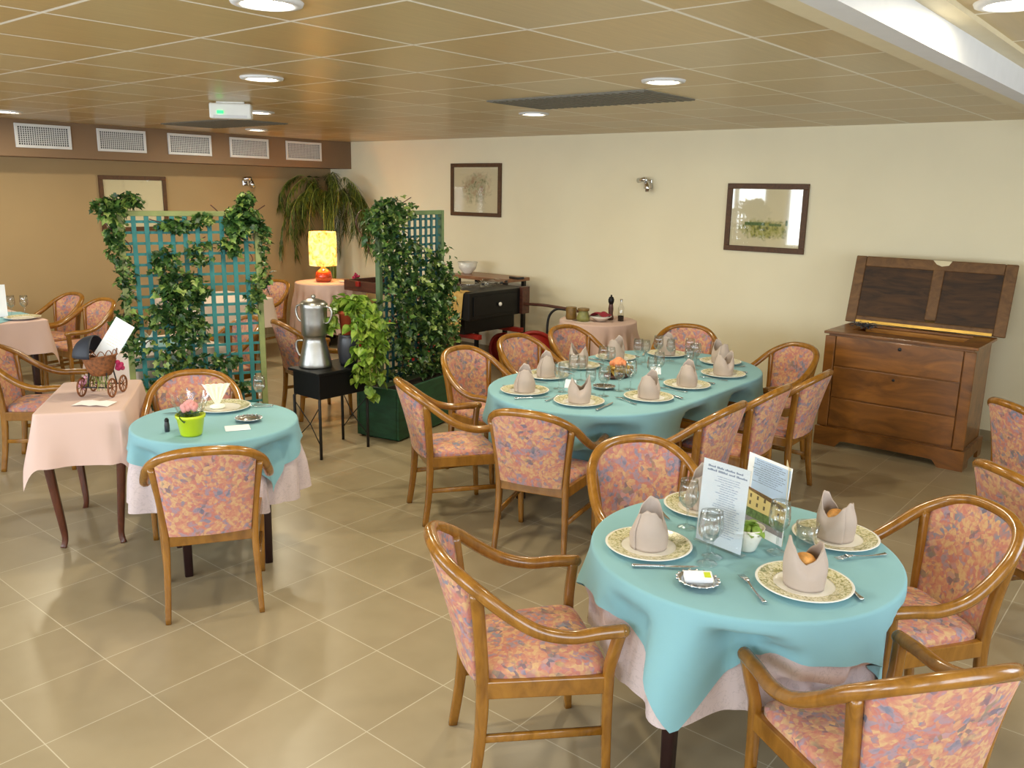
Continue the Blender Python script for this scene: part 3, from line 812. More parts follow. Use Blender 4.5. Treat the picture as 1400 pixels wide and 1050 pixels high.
# near round table
np_ = [(-1.385, 2.425, 37, 'the plate left of the two menus'), (-.865, 2.50, 130, 'the plate nearest the camera'), (-.925, 2.945, 235, 'the plate at the far right of the table'), (-1.425, 2.895, -45, 'the plate behind the first menu')]
for i, (x, y, a, who) in enumerate(np_):
    r = math.radians(a)
    put(plate0, x, y, ZT, r, 'floral-rimmed dinner plate, ' + who.replace('the plate ', ''), 'plates on the near round table')
    put(napkin0, x, y, ZT + .007, math.radians((115, 215, 170, 120)[i]), 'taupe folded napkin standing on ' + who, 'napkins on the near round table')
bread(-.868, 2.492, ZT + .088, .4, 'bread roll tucked in the napkin nearest the camera')
bread(-.928, 2.935, ZT + .09, 1.2, 'bread roll tucked in the napkin at the far right of the table')
ng = [(glass0, -1.172, 2.445, 'tall stemmed glass in front of the first menu, nearer of two'), (wglass0, -1.185, 2.505, 'stemmed glass in front of the first menu, farther of two'), (glass0, -1.376, 2.68, 'stemmed glass left of the first menu, behind the left napkin'),
      (glass0, -1.035, 2.69, 'stemmed glass in front of the building menu'), (wglass0, -1.10, 2.83, 'stemmed glass half hidden behind the building menu'), (tumbler0, -.975, 2.80, 'wide tumbler beside the far right plate')]
for o, x, y, l in ng: put(o, x, y, ZT, 0, l, 'glasses on the near round table')
def dirn(a, b): return math.atan2(b[1] - a[1], b[0] - a[0]) - PI / 2
nc = [(fork0, (-.888, 2.281), (-1.062, 2.446), 'steel fork nearest the camera, left of the front plate'), (knife0, (-.683, 2.508), (-.859, 2.667), 'steel knife right of the front plate'),
      (knife0, (-1.347, 2.248), (-1.17, 2.39), 'steel knife lying before the left plate, by the dish'), (fork0, (-.751, 2.906), (-.846, 2.779), 'steel fork at the far right beside the plate'),
      (knife0, (-1.609, 2.816), (-1.47, 2.70), 'steel knife behind the left napkin')]
for o, a, b, l in nc:
    put(o, (a[0] + b[0]) / 2, (a[1] + b[1]) / 2, ZT + .001, dirn(a, b), l, 'cutlery on the near round table')
def ashtray(label, x, y, rz):
    t = thing('silver_dish', label, 'dish', (x, y, ZT), rz)
    MB().lathe([(.001, .004), (.045, .003), (.06, .012), (.068, .017), (.065, .019), (.045, .008), (.001, .007)], n=36, sx=1, sy=.92).build('dish', M['steel'], t)
    mb = MB()
    for i in range(18):
        a = 2 * PI * i / 18; mb.sphere((.0665 * cos(a), .0665 * sin(a) * .92, .017), .0055, 8, 6)
    mb.build('beaded_rim', M['steel'], t); return t
ashtray('round silver dish with a white packet in front of the menus', -1.122, 2.285, 0)
t = thing('paper_packet', 'white paper packet with a yellow-green mark in the silver dish', 'packet', (-1.122, 2.285, ZT + .0125), math.radians(38))
Mt = Matrix.Rotation(.22, 4, 'X')
MB().box((0, 0, .013), (.088, .042, .02)).build('packet', M['paper'], t, M=Mt, bevel=.004)
MB().box((.027, -.002, .0238), (.02, .026, .001)).build('mark', M['sachet_green'], t, M=Mt)
# menus
def text_lines(mb, w, z0, z1, n, rnd, y, wmin=.3, wmax=.8, th=.003, cx=0, letter=.0):
    """rows of tiny letter-like strokes: the print in the photo is too small to read"""
    for i in range(n):
        z = lerp(z1, z0, i / max(1, n - 1)); L = w * rnd.uniform(wmin, wmax); x = cx - L / 2
        while x < cx + L / 2:
            for _ in range(rnd.randint(2, 8)):
                lw = th * rnd.uniform(.45, .7); h = th * rnd.choice((.65, .65, 1.0))
                mb.box((x + lw / 2, y, z - (th - h) / 2), (lw, .0006, h)); x += lw + th * .22
            x += th * .7
t = thing('menu_stand', 'clear stand holding the first printed menu sheet, left of the other', 'menu', (-1.20, 2.575, ZT), math.radians(-10)); rnd = random.Random(3)
tilt = Matrix.Rotation(-.06, 4, 'X')
W_, H_ = .188, .30
MB().box((0, -.003, H_ / 2 + .004), (W_ + .012, .003, H_ + .006)).build('acrylic_front', M['acrylic'], t, M=tilt)
MB().box((0, .012, .004), (W_ + .012, .03, .003)).build('acrylic_base', M['acrylic'], t)
mb = MB(); mb.box((0, 0, H_ / 2 + .008), (W_, .0012, H_ - .004)); sh = mb.build('menu_sheet', M['paper'], t, M=tilt)
mb = MB(); text_lines(mb, W_, .272, .285, 2, rnd, -.001, .75, .85, .007); mb.build('title_lettering', M['ink_dark'], sh)
mb = MB(); text_lines(mb, W_, .05, .255, 26, rnd, -.001, .25, .6, .003, .012); mb.build('menu_lettering', M['ink'], sh)
t = thing('menu_card', 'folded menu card with a yellow building picture, right of the other', 'menu', (-1.138, 2.785, ZT), math.radians(-24)); rnd = random.Random(5)
W2, H2 = .215, .285
# front leaf with printed picture, back leaf folded open behind it
fl = MB().box((0, 0, H2 / 2), (W2, .0014, H2)).build('front_leaf', M['paper'], t, M=Matrix.Rotation(-.07, 4, 'X'))
MB().box((W2 / 4 + .003, 0, H2 / 2), (W2 / 2, .0014, H2)).build('back_leaf', M['paper_cream'], t, M=Matrix.Translation((W2 / 2, .004, 0)) @ Matrix.Rotation(math.radians(140), 4, 'Z'))
MB().box((.014, -.0012, .21), (W2 - .034, .0006, .13)).build('sky_picture', M['sky_print'], fl)
mb = MB(); mb.add([(-.09, -.0016, .15), (.1, -.0016, .128), (.1, -.0016, .138), (.04, -.0016, .152), (-.09, -.0016, .16)], [(0, 1, 2, 3, 4)], False); mb.build('roof_picture', M['roof_print'], fl)
MB().box((.008, -.0013, .118), (W2 - .022, .0006, .07)).build('facade_picture', M['facade_print'], fl)
mb = MB()
for i in range(5):
    for z in (.132, .105): mb.box((-.07 + i * .036, -.0018, z), (.009, .0005, .014))
mb.build('window_picture', M['window_print'], fl)
MB().box((.008, -.0014, .068), (W2 - .022, .0006, .034)).build('garden_picture', M['tree_print'], fl)
MB().box((.008, -.0015, .042), (W2 - .022, .0006, .022)).build('street_picture', M['street_print'], fl)
mb = MB(); text_lines(mb, W2, .19, .268, 11, rnd, -.0018, .35, .75, .003, .0); mb.build('lettering', M['ink_dark'], fl)
# bowl with salad leaves
t = thing('white_bowl', 'small white bowl of green salad between the two menus', 'bowl', (-1.125, 2.643, ZT))
MB().lathe([(.001, .002), (.03, .0), (.033, .006), (.05, .05), (.058, .085), (.055, .085), (.046, .05), (.028, .01), (.001, .009)], n=36).build('bowl', M['white_glaze'], t)
def leaf_cloud(mb, n, c, r, size, rnd, shape='oval'):
    for _ in range(n):
        d = Vector((rnd.gauss(0, 1), rnd.gauss(0, 1), rnd.gauss(0, 1))).normalized() * rnd.uniform(.4, 1)
        leaf(mb, Vector(c) + Vector((d.x * r[0], d.y * r[1], d.z * r[2])), rnd, size * rnd.uniform(.7, 1.2), shape)
SH = {'oval': [(0, 0), (.3, .25), (.36, .5), (.22, .8), (0, 1)],
      'ivy': [(0, .08), (.2, -.1), (.46, .1), (.36, .34), (.5, .52), (.22, .58), (0, 1)],
      'heart': [(0, .05), (.2, -.08), (.42, .1), (.44, .36), (.26, .7), (0, 1)],
      'thin': [(0, 0), (.09, .3), (.1, .6), (0, 1)]}
def leaf(mb, p, rnd, size, shape='ivy', down=.55, dirv=None):
    pr = SH[shape]
    if dirv is None:
        a = rnd.uniform(0, 2 * PI); d = Vector((cos(a), sin(a), -down + rnd.gauss(0, .5))).normalized()
    else: d = (dirv + Vector((rnd.gauss(0, .25), rnd.gauss(0, .25), rnd.gauss(0, .25)))).normalized()
    s = d.cross(Vector((rnd.gauss(0, .5), rnd.gauss(0, .5), 1))); s = s.normalized() if s.length > 1e-3 else Vector((1, 0, 0))
    nrm = s.cross(d); n = len(pr)
    L = [p + (d * y + s * x + nrm * (abs(x) * .3 - y * y * .18)) * size for x, y in pr]
    Rr = [p + (d * y - s * x + nrm * (abs(x) * .3 - y * y * .18)) * size for x, y in pr[1:-1]]
    mid = [p + (d * y + nrm * (-y * y * .18)) * size for x, y in pr[1:-1]]
    vs = L + Rr + mid; m = n - 2; fs = []
    # left half and right half hinged on the midrib
    fs.append(tuple(range(n)) [::-1] + tuple(n + m + i for i in range(m)))
    fs.append((0,) + tuple(n + i for i in range(m)) + (n - 1,) + tuple(n + m + m - 1 - i for i in range(m)))
    mb.add(vs, fs, False)
mb = MB(); leaf_cloud(mb, 40, (0, 0, .085), (.045, .045, .02), .045, random.Random(4)); mb.build('salad_leaves', M['salad'], t)
# oval table centre
t = thing('flower_centrepiece', 'salmon rose and golden leaves in the middle of the oval table', 'centrepiece', (-3.0, 4.72, ZT), 0)
MB().lathe([(.001, 0), (.06, 0), (.075, .02), (.07, .024), (.001, .018)], n=28, sx=1, sy=1.8).build('tray', M['cart_wood'], t)
mb = MB(); rnd = random.Random(2)
for k in range(26):
    a = k * 2.4; r = .008 + .0016 * k; mb.sphere((r * cos(a), r * sin(a), .085 + .03 * (1 - k / 26)), .016, 8, 6, (1, 1, 1.25))
mb.build('rose', M['rose_orange'], t)
mb = MB(); leaf_cloud(mb, 70, (0, 0, .07), (.07, .13, .03), .05, rnd); mb.build('leaves', M['gold_leaf'], t)
ashtray('silver dish near the centrepiece on the oval table', -2.87, 4.36, .4)
def place_card(x, y, rz, label, w=.07, h=.05):
    t = MB(); t.add([(-w / 2, -.025, 0), (w / 2, -.025, 0), (w / 2, 0, h), (-w / 2, 0, h), (-w / 2, .025, 0), (w / 2, .025, 0)], [(0, 1, 2, 3), (3, 2, 5, 4)], False)
    o = t.build('place_card', M['paper'], None, (x, y, ZT), rz); so = o.modifiers.new('solid', 'SOLIDIFY'); so.thickness = .0012; tag(o, label, 'card')
place_card(-3.04, 4.24, .3, 'white tent card on the oval table behind the near end napkin')
place_card(-2.87, 4.98, .8, 'white tent card on the oval table between the glasses')
# small round table
put(plate0, -4.12, 2.47, ZT, 0, 'floral-rimmed plate on the small round table')
o = MB()
def fan(u, v):
    a = lerp(-.75, .75, u); r = .14 * v; z = .012 + .125 * v; return (r * sin(a) * .8, -.02 + .02 * math.cos(u * 30) * v * .5 + .03 * v, z)
o.grid(fan, 36, 6); o.sphere((0, -.03, .02), .022, 12, 8, (1.9, 1, .7))
o = o.build('fan_napkin', M['napkin_white'], None, (-4.14, 2.45, ZT), math.radians(60)); so = o.modifiers.new('solid', 'SOLIDIFY'); so.thickness = .002; tag(o, 'white fan-folded napkin on the small round table\'s plate', 'napkin')
put(fork0, -4.02, 2.61, ZT, math.radians(140), 'steel fork beside the plate on the small round table')
put(knife0, -4.16, 2.27, ZT, math.radians(140), 'steel knife behind the lime pot')
put(wglass0, -4.05, 2.66, ZT, 0, 'clear stemmed glass behind the plate on the small round table')
ashtray('silver dish on the small round table beside a white card', -3.795, 2.42, .5)
tag(MB().box((0, 0, .0008), (.12, .1, .0016)).build('table_card', M['paper'], None, (-3.72, 2.305, ZT), math.radians(62)), 'flat white card on the small round table', 'card')
t = thing('pepper_shaker', 'small dark pepper shaker half hidden by the lime pot', 'shaker', (-3.915, 2.035, ZT))
MB().lathe([(.001, 0), (.012, 0), (.013, .03), (.01, .05)], n=18).build('body', M['dark_glaze'], t)
MB().lathe([(.0105, .05), (.011, .06), (.006, .068), (.001, .069)], n=18).build('cap', M['black_paint'], t)
t = thing('flower_pot', 'lime green pot with a wrapped pink rose on the small round table', 'potted flower', (-3.775, 2.085, ZT))
MB().lathe([(.001, .0), (.047, 0), (.052, .01), (.065, .085), (.070, .09), (.071, .105), (.066, .106), (.060, .085), (.001, .08)], n=36).build('pot', M['lime'], t)
MB().lathe([(.001, .088), (.062, .088)], n=24).build('soil', M['soil'], t)
mb = MB()
for k in range(24):
    a = k * 2.4; r = .005 + .0014 * k; mb.sphere((r * cos(a), r * sin(a), .135 + .028 * (1 - k / 24)), .014, 8, 6, (1, 1, 1.2))
mb.build('rose', M['rose_pink'], t)
mb = MB(); leaf_cloud(mb, 26, (0, 0, .11), (.055, .055, .025), .05, random.Random(9)); mb.build('leaves', M['ivy'], t)
def wrap(u, v):
    a = u * 2 * PI; r = lerp(.05, .085, v) * (1 + .14 * sin(7 * a) * v); return (r * cos(a), r * sin(a), .095 + .105 * v + .016 * sin(5 * a) * v)
MB().grid(wrap, 56, 6, cu=True).build('cellophane_wrap', M['glass'], t)

# ------------------------------------------------------------------ miniature wicker pram on the console
t = thing('wicker_pram', 'miniature wicker doll pram with a dark hood on the console table', 'ornament', (-4.78, 2.12, .7795), math.radians(39.7))
def basket(u, v):
    a = u * 2 * PI; r = lerp(.55, 1, v ** .6); return (.095 * r * cos(a), .075 * r * sin(a), .115 + .11 * v + .012 * cos(a) * v)
bk = MB().grid(basket, 40, 10, cu=True).build('basket', M['wicker'], t)
MB().lathe([(.001, .118), (.06, .118)], n=24, sx=.95, sy=.75).build('basket_floor', M['wicker'], bk)
mb = MB()
for k in range(14):
    a0, a1 = 2 * PI * k / 14, 2 * PI * (k + 1) / 14; am = (a0 + a1) / 2
    P = lambda a, z: (.097 * cos(a), .077 * sin(a), z + .012 * cos(a))
    mb.tube(smooth([P(a0, .225), P(a0 + .08, .245), P(am, .256), P(a1 - .08, .245), P(a1, .225)], 3), .0028, 6)
mb.tube([(.097 * cos(a), .077 * sin(a), .225 + .012 * cos(a)) for a in [2 * PI * i / 40 for i in range(40)]], .005, 8, closed=True)
mb.build('looped_rim', M['wicker'], t)
def hood(u, v):
    a = PI * .5 + u * PI * 1.05 - .08; b = v * PI / 2
    return (-.02 + .125 * cos(a) * cos(b), .10 * sin(a) * cos(b), .222 + .12 * sin(b))
o = MB().grid(hood, 24, 10).build('hood', M['navy_hood'], t); so = o.modifiers.new('solid', 'SOLIDIFY'); so.thickness = .006
for x in (-.085, .085):
    for y, r in ((-.06, .055), (.075, .05)):
        mb = MB(); c = Vector((x, y, r + .001))
        ring = [(c.x, c.y + (r - .005) * cos(2 * PI * i / 28), c.z + (r - .005) * sin(2 * PI * i / 28)) for i in range(28)]
        mb.tube(ring, .0055, 8, closed=True)
        w = mb.build('wheel', M['wicker'], t)
        mb = MB()
        for k in range(8):
            a = 2 * PI * k / 8; mb.tube([(c.x, c.y, c.z), (c.x, c.y + (r - .006) * cos(a), c.z + (r - .006) * sin(a))], .0022, 6)
        mb.sphere(c, .008, 8, 6); mb.build('spokes', M['wicker'], w)
mb = MB()
for y, r in ((-.06, .055), (.075, .05)):
    mb.tube([(-.085, y, r), (.085, y, r)], .004)
    for x in (-.05, .05): mb.tube([(x, y, r), (x, y * .6, .135)], .004)
mb.build('undercarriage', M['black_iron'], t)
rnd = random.Random(12); mb = MB()
for k in range(26):
    x, y = rnd.uniform(-.06, .06), rnd.uniform(-.06, .05); mb.tube([(x, y, .118), (x + rnd.uniform(-.04, .04), y + rnd.uniform(-.04, .0), rnd.uniform(.03, .07))], .0016, 5)
mb.build('dried_stalks', M['stalk'], t)
mb = MB()
for k in range(16):
    mb.sphere((-.1 + rnd.uniform(-.03, .03), -.02 + rnd.uniform(-.03, .03), .07 + rnd.uniform(-.03, .03)), .011, 8, 6)
mb.build('pink_flowers', M['lilac'], t)
mb = MB()
for k in range(10): mb.sphere((.1 + rnd.uniform(-.012, .012), .02 + rnd.uniform(-.02, .02), .165 + rnd.uniform(-.025, .025)), .014, 8, 6)
mb.build('magenta_flowers', M['magenta'], t)
t = thing('menu_leaflet', 'white printed leaflet sticking up out of the wicker pram', 'leaflet', (-4.765, 2.13, .985), math.radians(39.7))
ml = Matrix.Rotation(math.radians(31), 4, 'Y') @ Matrix.Rotation(-.2, 4, 'X')
lf = MB().box((0, 0, .12), (.115, .002, .25)).build('sheet', M['paper'], t, M=ml)
mb = MB(); text_lines(mb, .1, .09, .215, 9, random.Random(8), -.0016, .5, .85, .003); mb.build('lettering', M['paper_cream'], lf)
t = thing('open_booklet', 'white booklet lying open at the front of the console table', 'booklet', (-4.60, 1.99, .7795), math.radians(38))
for s, nm in ((-1, 'page'), (1, 'page')):
    MB().add([(0, -.055, .004), (s * .04, -.055, .009), (s * .1, -.055, .003), (0, .055, .004), (s * .04, .055, .009), (s * .1, .055, .003)], [(0, 1, 4, 3), (1, 2, 5, 4)], True).build(nm, M['paper'], t)
# things on the tables behind the screens
t = thing('menu_holder', 'white menu standing on the far left table, cut by the frame', 'menu', (-8.40, 2.86, .7545), math.radians(70))
MB().box((0, 0, .15), (.16, .003, .29)).build('sheet', M['paper'], t, M=Matrix.Rotation(-.08, 4, 'X'))
MB().box((0, .02, .004), (.16, .07, .006)).build('foot', M['acrylic'], t)
for k, (x, y, l) in enumerate(((-8.46, 3.0, 'left wine glass on the far left table'), (-8.40, 3.09, 'right wine glass on the far left table'))): put(glass0, x, y, .7535, 0, l)
put(plate0, -8.22, 3.0, .7535, 0, 'plate at the corner of the far left table')
put(plate0, -8.3, 2.62, .7535, 0, 'plate at the left frame edge on the far left table')
for k, (x, y, l) in enumerate(((-6.05, 3.05, 'white napkin on the table behind the ivy screen, left'), (-6.05, 3.36, 'white napkin on the table behind the ivy screen, right'))):
    o = napkin_mb(k + 3).build('standing_napkin', M['napkin_white'], None, (x, y, .7535), .6 + k); so = o.modifiers.new('solid', 'SOLIDIFY'); so.thickness = .003; so.offset = 1; tag(o, l, 'napkin')

# ------------------------------------------------------------------ ivy screens: planter, lattice and ivy
def ivy_screen(label, A, B, ht, zb, pw, pl, ph, post_m, clusters, seed, shape_sizes, nlat=(11, 18), dens=1.0):
    A = Vector(A); B = Vector(B); d = (B - A); W = d.length; rz = math.atan2(d.y, d.x); c = (A + B) / 2
    lat_m = M['teal_lattice'] if post_m == 'olive_post' else M['dark_teal_lattice']
    t = thing('ivy_screen', label, 'plant screen', (c.x, c.y, 0), rz)
    rnd = random.Random(seed)
    # trough
    mb = MB(); th = .025
    x0, x1, y0, y1 = pl[0], pl[1], pw[0], pw[1]
    mb.box2((x0, y0, 0.012), (x1, y0 + th, ph)); mb.box2((x0, y1 - th, 0.012), (x1, y1, ph)); mb.box2((x0, y0 + th, 0.012), (x0 + th, y1 - th, ph)); mb.box2((x1 - th, y0 + th, 0.012), (x1, y1 - th, ph)); mb.box2((x0 + th, y0 + th, 0), (x1 - th, y1 - th, .04))
    mb.build('planter_box', M['planter_green'], t, bevel=.006)
    MB().box2((x0 + th, y0 + th, ph - .06), (x1 - th, y1 - th, ph - .035)).build('soil', M['soil'], t)
    for s in (-1, 1):
        MB().box2((s * W / 2 - .02, -.02, ph - .2), (s * W / 2 + .02, .02, ht)).build('post', M[post_m], t, bevel=.003)
    for z in (zb, ht - .035): MB().box2((-W / 2 + .02, -.018, z), (W / 2 - .02, .018, z + .035)).build('cross_rail', M[post_m], t, bevel=.003)
    mb = MB(); nx, nz = nlat
    for i in range(1, nx): x = -W / 2 + W * i / nx; mb.box2((x - .015, -.012, zb + .035), (x + .015, -.003, ht - .035))
    for i in range(1, nz): z = zb + (ht - zb) * i / nz; mb.box2((-W / 2 + .02, -.003, z - .009), (W / 2 - .02, .006, z + .009))
    mb.build('lattice', lat_m, t)
    iv, lt, st = MB(), MB(), MB()
    for (s, z, rs, rzv, n, sz, yoff, dep) in clusters:
        for _ in range(int(n * dens)):
            q = Vector((rnd.gauss(0, 1), rnd.gauss(0, 1), rnd.gauss(0, 1)))
            q = q.normalized() * rnd.random() ** .45 * .85
            p = Vector((-W / 2 + s * W + q.x * rs, yoff + q.y * dep, z + q.z * rzv))
            leaf(lt if rnd.random() < .24 else iv, p, rnd, sz * .85 * rnd.uniform(.7, 1.25), 'ivy')
        # stems wander through each cluster
        for _ in range(max(1, n // 120)):
            p0 = Vector((-W / 2 + (s + rnd.uniform(-.1, .1)) * W, 0, z - rzv * .6)); pts = [p0]
            for k in range(5): pts.append(pts[-1] + Vector((rnd.uniform(-.07, .07), rnd.uniform(-.015, .015), rzv * .26)))
            st.tube(smooth(pts, 3), .004, 5)
    iv.build('ivy_foliage', M['ivy'], t); lt.build('variegated_leaves', M['ivy_var'], t); st.build('ivy_stems', M['cart_wood'], t)
    return t
C1 = [(-.06, 1.80, .15, .10, 150, .06, -.03, .12), (.06, 1.84, .12, .07, 90, .058, -.02, .1), (-.04, 1.6, .09, .22, 150, .058, -.02, .1), (.01, 1.3, .08, .22, 110, .056, -.02, .1), (-.02, 1.02, .13, .12, 120, .058, -.02, .1), (.04, .85, .14, .14, 70, .058, -.02, .08),
      (.4, 1.68, .18, .06, 110, .058, -.03, .08), (.6, 1.72, .1, .05, 60, .056, -.03, .06), (.55, 1.5, .12, .14, 70, .056, -.03, .08),
      (.28, 1.42, .13, .16, 120, .062, -.05, .1), (.40, 1.24, .22, .16, 330, .066, -.06, .14), (.30, 1.05, .2, .14, 170, .064, -.05, .12), (.48, .98, .12, .16, 120, .06, -.05, .1), (.35, .78, .22, .2, 150, .06, -.04, .12), (.52, .6, .2, .16, 90, .06, -.04, .1), (.68, .72, .16, .08, 60, .06, -.04, .08), (.7, .52, .18, .08, 70, .07, -.04, .08), (.2, .55, .2, .2, 90, .06, -.04, .1),
      (.87, 1.72, .15, .14, 300, .062, -.05, .14), (.92, 1.86, .08, .06, 80, .06, -.03, .1), (.8, 1.55, .12, .1, 90, .06, -.04, .1), (1.03, 1.62, .07, .16, 90, .056, -.02, .1), (1.04, 1.35, .06, .2, 70, .054, -.02, .08), (.95, 1.2, .07, .18, 90, .056, -.02, .1)]
C2 = [(-.04, 1.74, .2, .10, 260, .06, -.05, .16), (.14, 1.83, .22, .07, 190, .058, -.03, .12), (.34, 1.84, .12, .06, 60, .055, -.03, .08), (.08, 1.5, .12, .22, 220, .06, -.05, .14), (-.2, 1.62, .1, .14, 90, .055, -.05, .12), (-.24, 1.45, .06, .12, 30, .055, -.05, .1), (.12, 1.2, .13, .25, 200, .062, -.05, .12), (.28, 1.35, .1, .2, 90, .058, -.05, .1),
      (.35, .95, .25, .2, 330, .064, -.05, .14), (.7, .92, .22, .12, 150, .064, -.05, .14), (1.0, 1.15, .07, .16, 70, .06, -.05, .12), (.62, 1.2, .05, .1, 20, .055, -.04, .05), (1.08, 1.02, .14, .12, 130, .07, .0, .12),
      (.2, .7, .24, .18, 200, .066, -.05, .16), (.6, .66, .3, .16, 280, .07, -.06, .18), (.95, .72, .16, .18, 200, .066, -.05, .14), (.45, .52, .3, .05, 80, .06, -.05, .12), (.8, .5, .2, .05, 60, .055, -.02, .1)]
ivy_screen('left ivy screen, wide teal lattice with light olive posts and trailing ivy', (-5.721, 2.754), (-5.358, 3.564), 1.775, .32, (-.13, .13), (-.42, .42), .34, 'olive_post', C1, 3, None, (11, 20), .95)
C2 = [(.02, 1.74, .28, .16, 210, .06, -.05, .16), (.2, 1.8, .34, .12, 170, .058, -.03, .12), (.1, 1.55, .2, .34, 210, .06, -.05, .14), (-.12, 1.62, .2, .25, 90, .055, -.05, .12), (.25, 1.35, .3, .4, 240, .062, -.05, .12),
      (.4, 1.05, .5, .45, 420, .064, -.05, .14), (.7, 1.1, .4, .35, 220, .064, -.05, .14), (.92, 1.2, .26, .4, 200, .064, -.05, .14), (1.06, 1.18, .2, .2, 110, .07, .0, .12), (.3, .72, .5, .36, 300, .066, -.05, .16), (.75, .74, .5, .4, 340, .07, -.06, .18), (1.0, .85, .2, .3, 120, .066, -.05, .14), (.6, .5, .6, .12, 100, .06, -.05, .12), (.55, 1.5, .12, .12, 24, .055, -.02, .06), (.8, 1.4, .2, .14, 50, .055, -.02, .06)]
ivy_screen('right ivy screen, dark dense ivy over a lattice in a green wooden trough', (-4.996, 4.388), (-5.181, 5.254), 1.78, .40, (-.21, .2), (-.5, .58), .42, 'green_post', C2, 5, None, (11, 20), .9)

# ------------------------------------------------------------------ black side table with pots
t = thing('black_side_table', 'black side table on thin metal legs beside the right ivy screen', 'table', (-5.02, 3.915, 0))
MB().box((0, 0, .64), (.36, .5, .02)).build('tabletop', M['black_paint'], t, bevel=.005)
MB().box((0, 0, .54), (.31, .45, .18)).build('drawer_box', M['black_paint'], t, bevel=.004)
for sx in (-1, 1):
    for sy in (-1, 1): MB().tube([(sx * .15, sy * .223, 0), (sx * .15, sy * .223, .25), (sx * .15, sy * .223, .44), (sx * .13, sy * .2, .47)], .011, 10).build('leg', M['black_iron'], t)
for s in (-1, 1): mb = MB(); mb.tube([(-.15, s * .223, .4), (0, s * .20, .24), (.15, s * .223, .1)], .004, 6); mb.tube([(.15, s * .223, .4), (0, s * .20, .24), (-.15, s * .223, .1)], .004, 6); mb.build('cross_brace', M['black_iron'], t)
t = thing('aluminium_coffee_pot', 'tall two-tier aluminium coffee pot with handles on the black table', 'pot', (-5.085, 3.83, .65), math.radians(20)); t.scale = (1.22, 1.22, 1.1)
MB().lathe([(.001, 0), (.098, 0), (.1, .01), (.098, .03), (.07, .165), (.064, .185), (.066, .205), (.07, .212)], n=40).build('lower_pot', M['aluminium'], t)
MB().lathe([(.07, .212), (.078, .222), (.077, .30), (.08, .40), (.083, .425), (.078, .432)], n=40).build('upper_pot', M['aluminium'], t)
ld = MB().lathe([(.076, .432), (.07, .442), (.03, .458), (.012, .462), (.001, .462)], n=40).build('lid', M['aluminium'], t)
MB().sphere((0, 0, .474), .014, 12, 8).build('knob', M['aluminium'], ld)
for z, s, r in ((.36, -1, .074), (.36, 1, .074), (.12, -1, .082)):
    MB().tube(smooth([(s * r, 0, z + .05), (s * (r + .04), 0, z + .045), (s * (r + .05), 0, z), (s * (r + .03), 0, z - .05), (s * (r + .004), 0, z - .06)], 5), .007, 8).build('handle', M['aluminium'], t)
t = thing('dark_vase', 'dark grey barrel-shaped pot under the terracotta pot', 'pot', (-4.985, 4.06, .65))
MB().lathe([(.001, 0), (.062, 0), (.072, .03), (.08, .12), (.074, .2), (.068, .225), (.06, .226), (.06, .2), (.001, .19)], n=36).build('vase_body', M['dark_glaze'], t)
MB().lathe([(.07, .212), (.073, .219), (.07, .227)], n=36).build('lip', M['dark_glaze'], t)
t = thing('potted_pothos', 'trailing yellow-green pothos in a terracotta pot on the dark pot', 'potted plant', (-4.985, 4.06, .878))
MB().lathe([(.001, 0), (.05, 0), (.064, .15), (.07, .152), (.072, .18), (.066, .181), (.06, .15), (.001, .148)], n=36).build('pot', M['terracotta'], t)
mb, st = MB(), MB(); rnd = random.Random(21)
R3 = Vector((.77, .64, 0)); U3 = Vector((0, 0, 1)); TC = Vector((.64, -.77, 0))
for k in range(20):
    a = rnd.uniform(0, 2 * PI); out = R3 * rnd.uniform(-.1, .22) + TC * rnd.uniform(-.02, .1)
    for j in range(7): leaf(mb, Vector((0, 0, .19)) + out * rnd.uniform(.2, 1.1) + Vector((0, 0, rnd.uniform(-.02, .1))), rnd, rnd.uniform(.05, .085), 'heart', .3)
trails = [(.14, .08, .40), (.17, .1, .30), (.2, .05, .52), (.12, .12, .44), (.24, .08, .26), (.1, .14, .50), (.22, .02, .36), (-.1, .06, .1), (.17, .13, .62)]
for dx, dy, L in trails:
    e = R3 * dx + TC * dy
    pts = smooth([Vector((0, 0, .17)), e * .6 + Vector((0, 0, .22)), e + Vector((0, 0, .1)), e * 1.06 + Vector((0, 0, .17 - L * .6)), e * 1.1 + Vector((rnd.uniform(-.03, .03), 0, .17 - L))], 5)
    st.tube(pts, .0035, 6)
    for p in pts[4:]:
        for q in range(4): leaf(mb, p + Vector((rnd.gauss(0, .022), rnd.gauss(0, .022), rnd.gauss(0, .02))), rnd, rnd.uniform(.045, .085), 'heart', .8)
mb.build('leaves', M['pothos'], t); st.build('vines', M['stalk'], t)

# ------------------------------------------------------------------ corner: lamp, palm
t = thing('table_lamp', 'lit table lamp with parchment shade and round orange base', 'lamp', (-8.80, 6.80, .777)); t.scale = (1.12, 1.12, 1.22)
MB().lathe([(.001, 0), (.075, 0), (.088, .012), (.098, .055), (.085, .1), (.05, .128), (.025, .14), (.022, .165), (.001, .166)], n=36).build('base', M['orange_glaze'], t)
MB().lathe([(.153, .17), (.156, .4), (.150, .515)], n=40).build('lamp_shade', M['lamp_shade'], t)
MB().tube([(0, 0, .16), (0, 0, .3)], .008).build('stem', M['brass'], t)
mb = MB()
for a in range(3): mb.tube([(0, 0, .3), (.151 * cos(a * 2.09), .151 * sin(a * 2.09), .3)], .003, 6)
mb.build('shade_carrier', M['brass'], t)
L = bpy.data.lights.new('table_lamp_bulb', 'POINT'); L.energy = 9; L.color = (1, .62, .28); L.shadow_soft_size = .04
lo = bpy.data.objects.new('table_lamp_bulb', L); COL.objects.link(lo); lo.location = (-8.80, 6.80, 1.16)
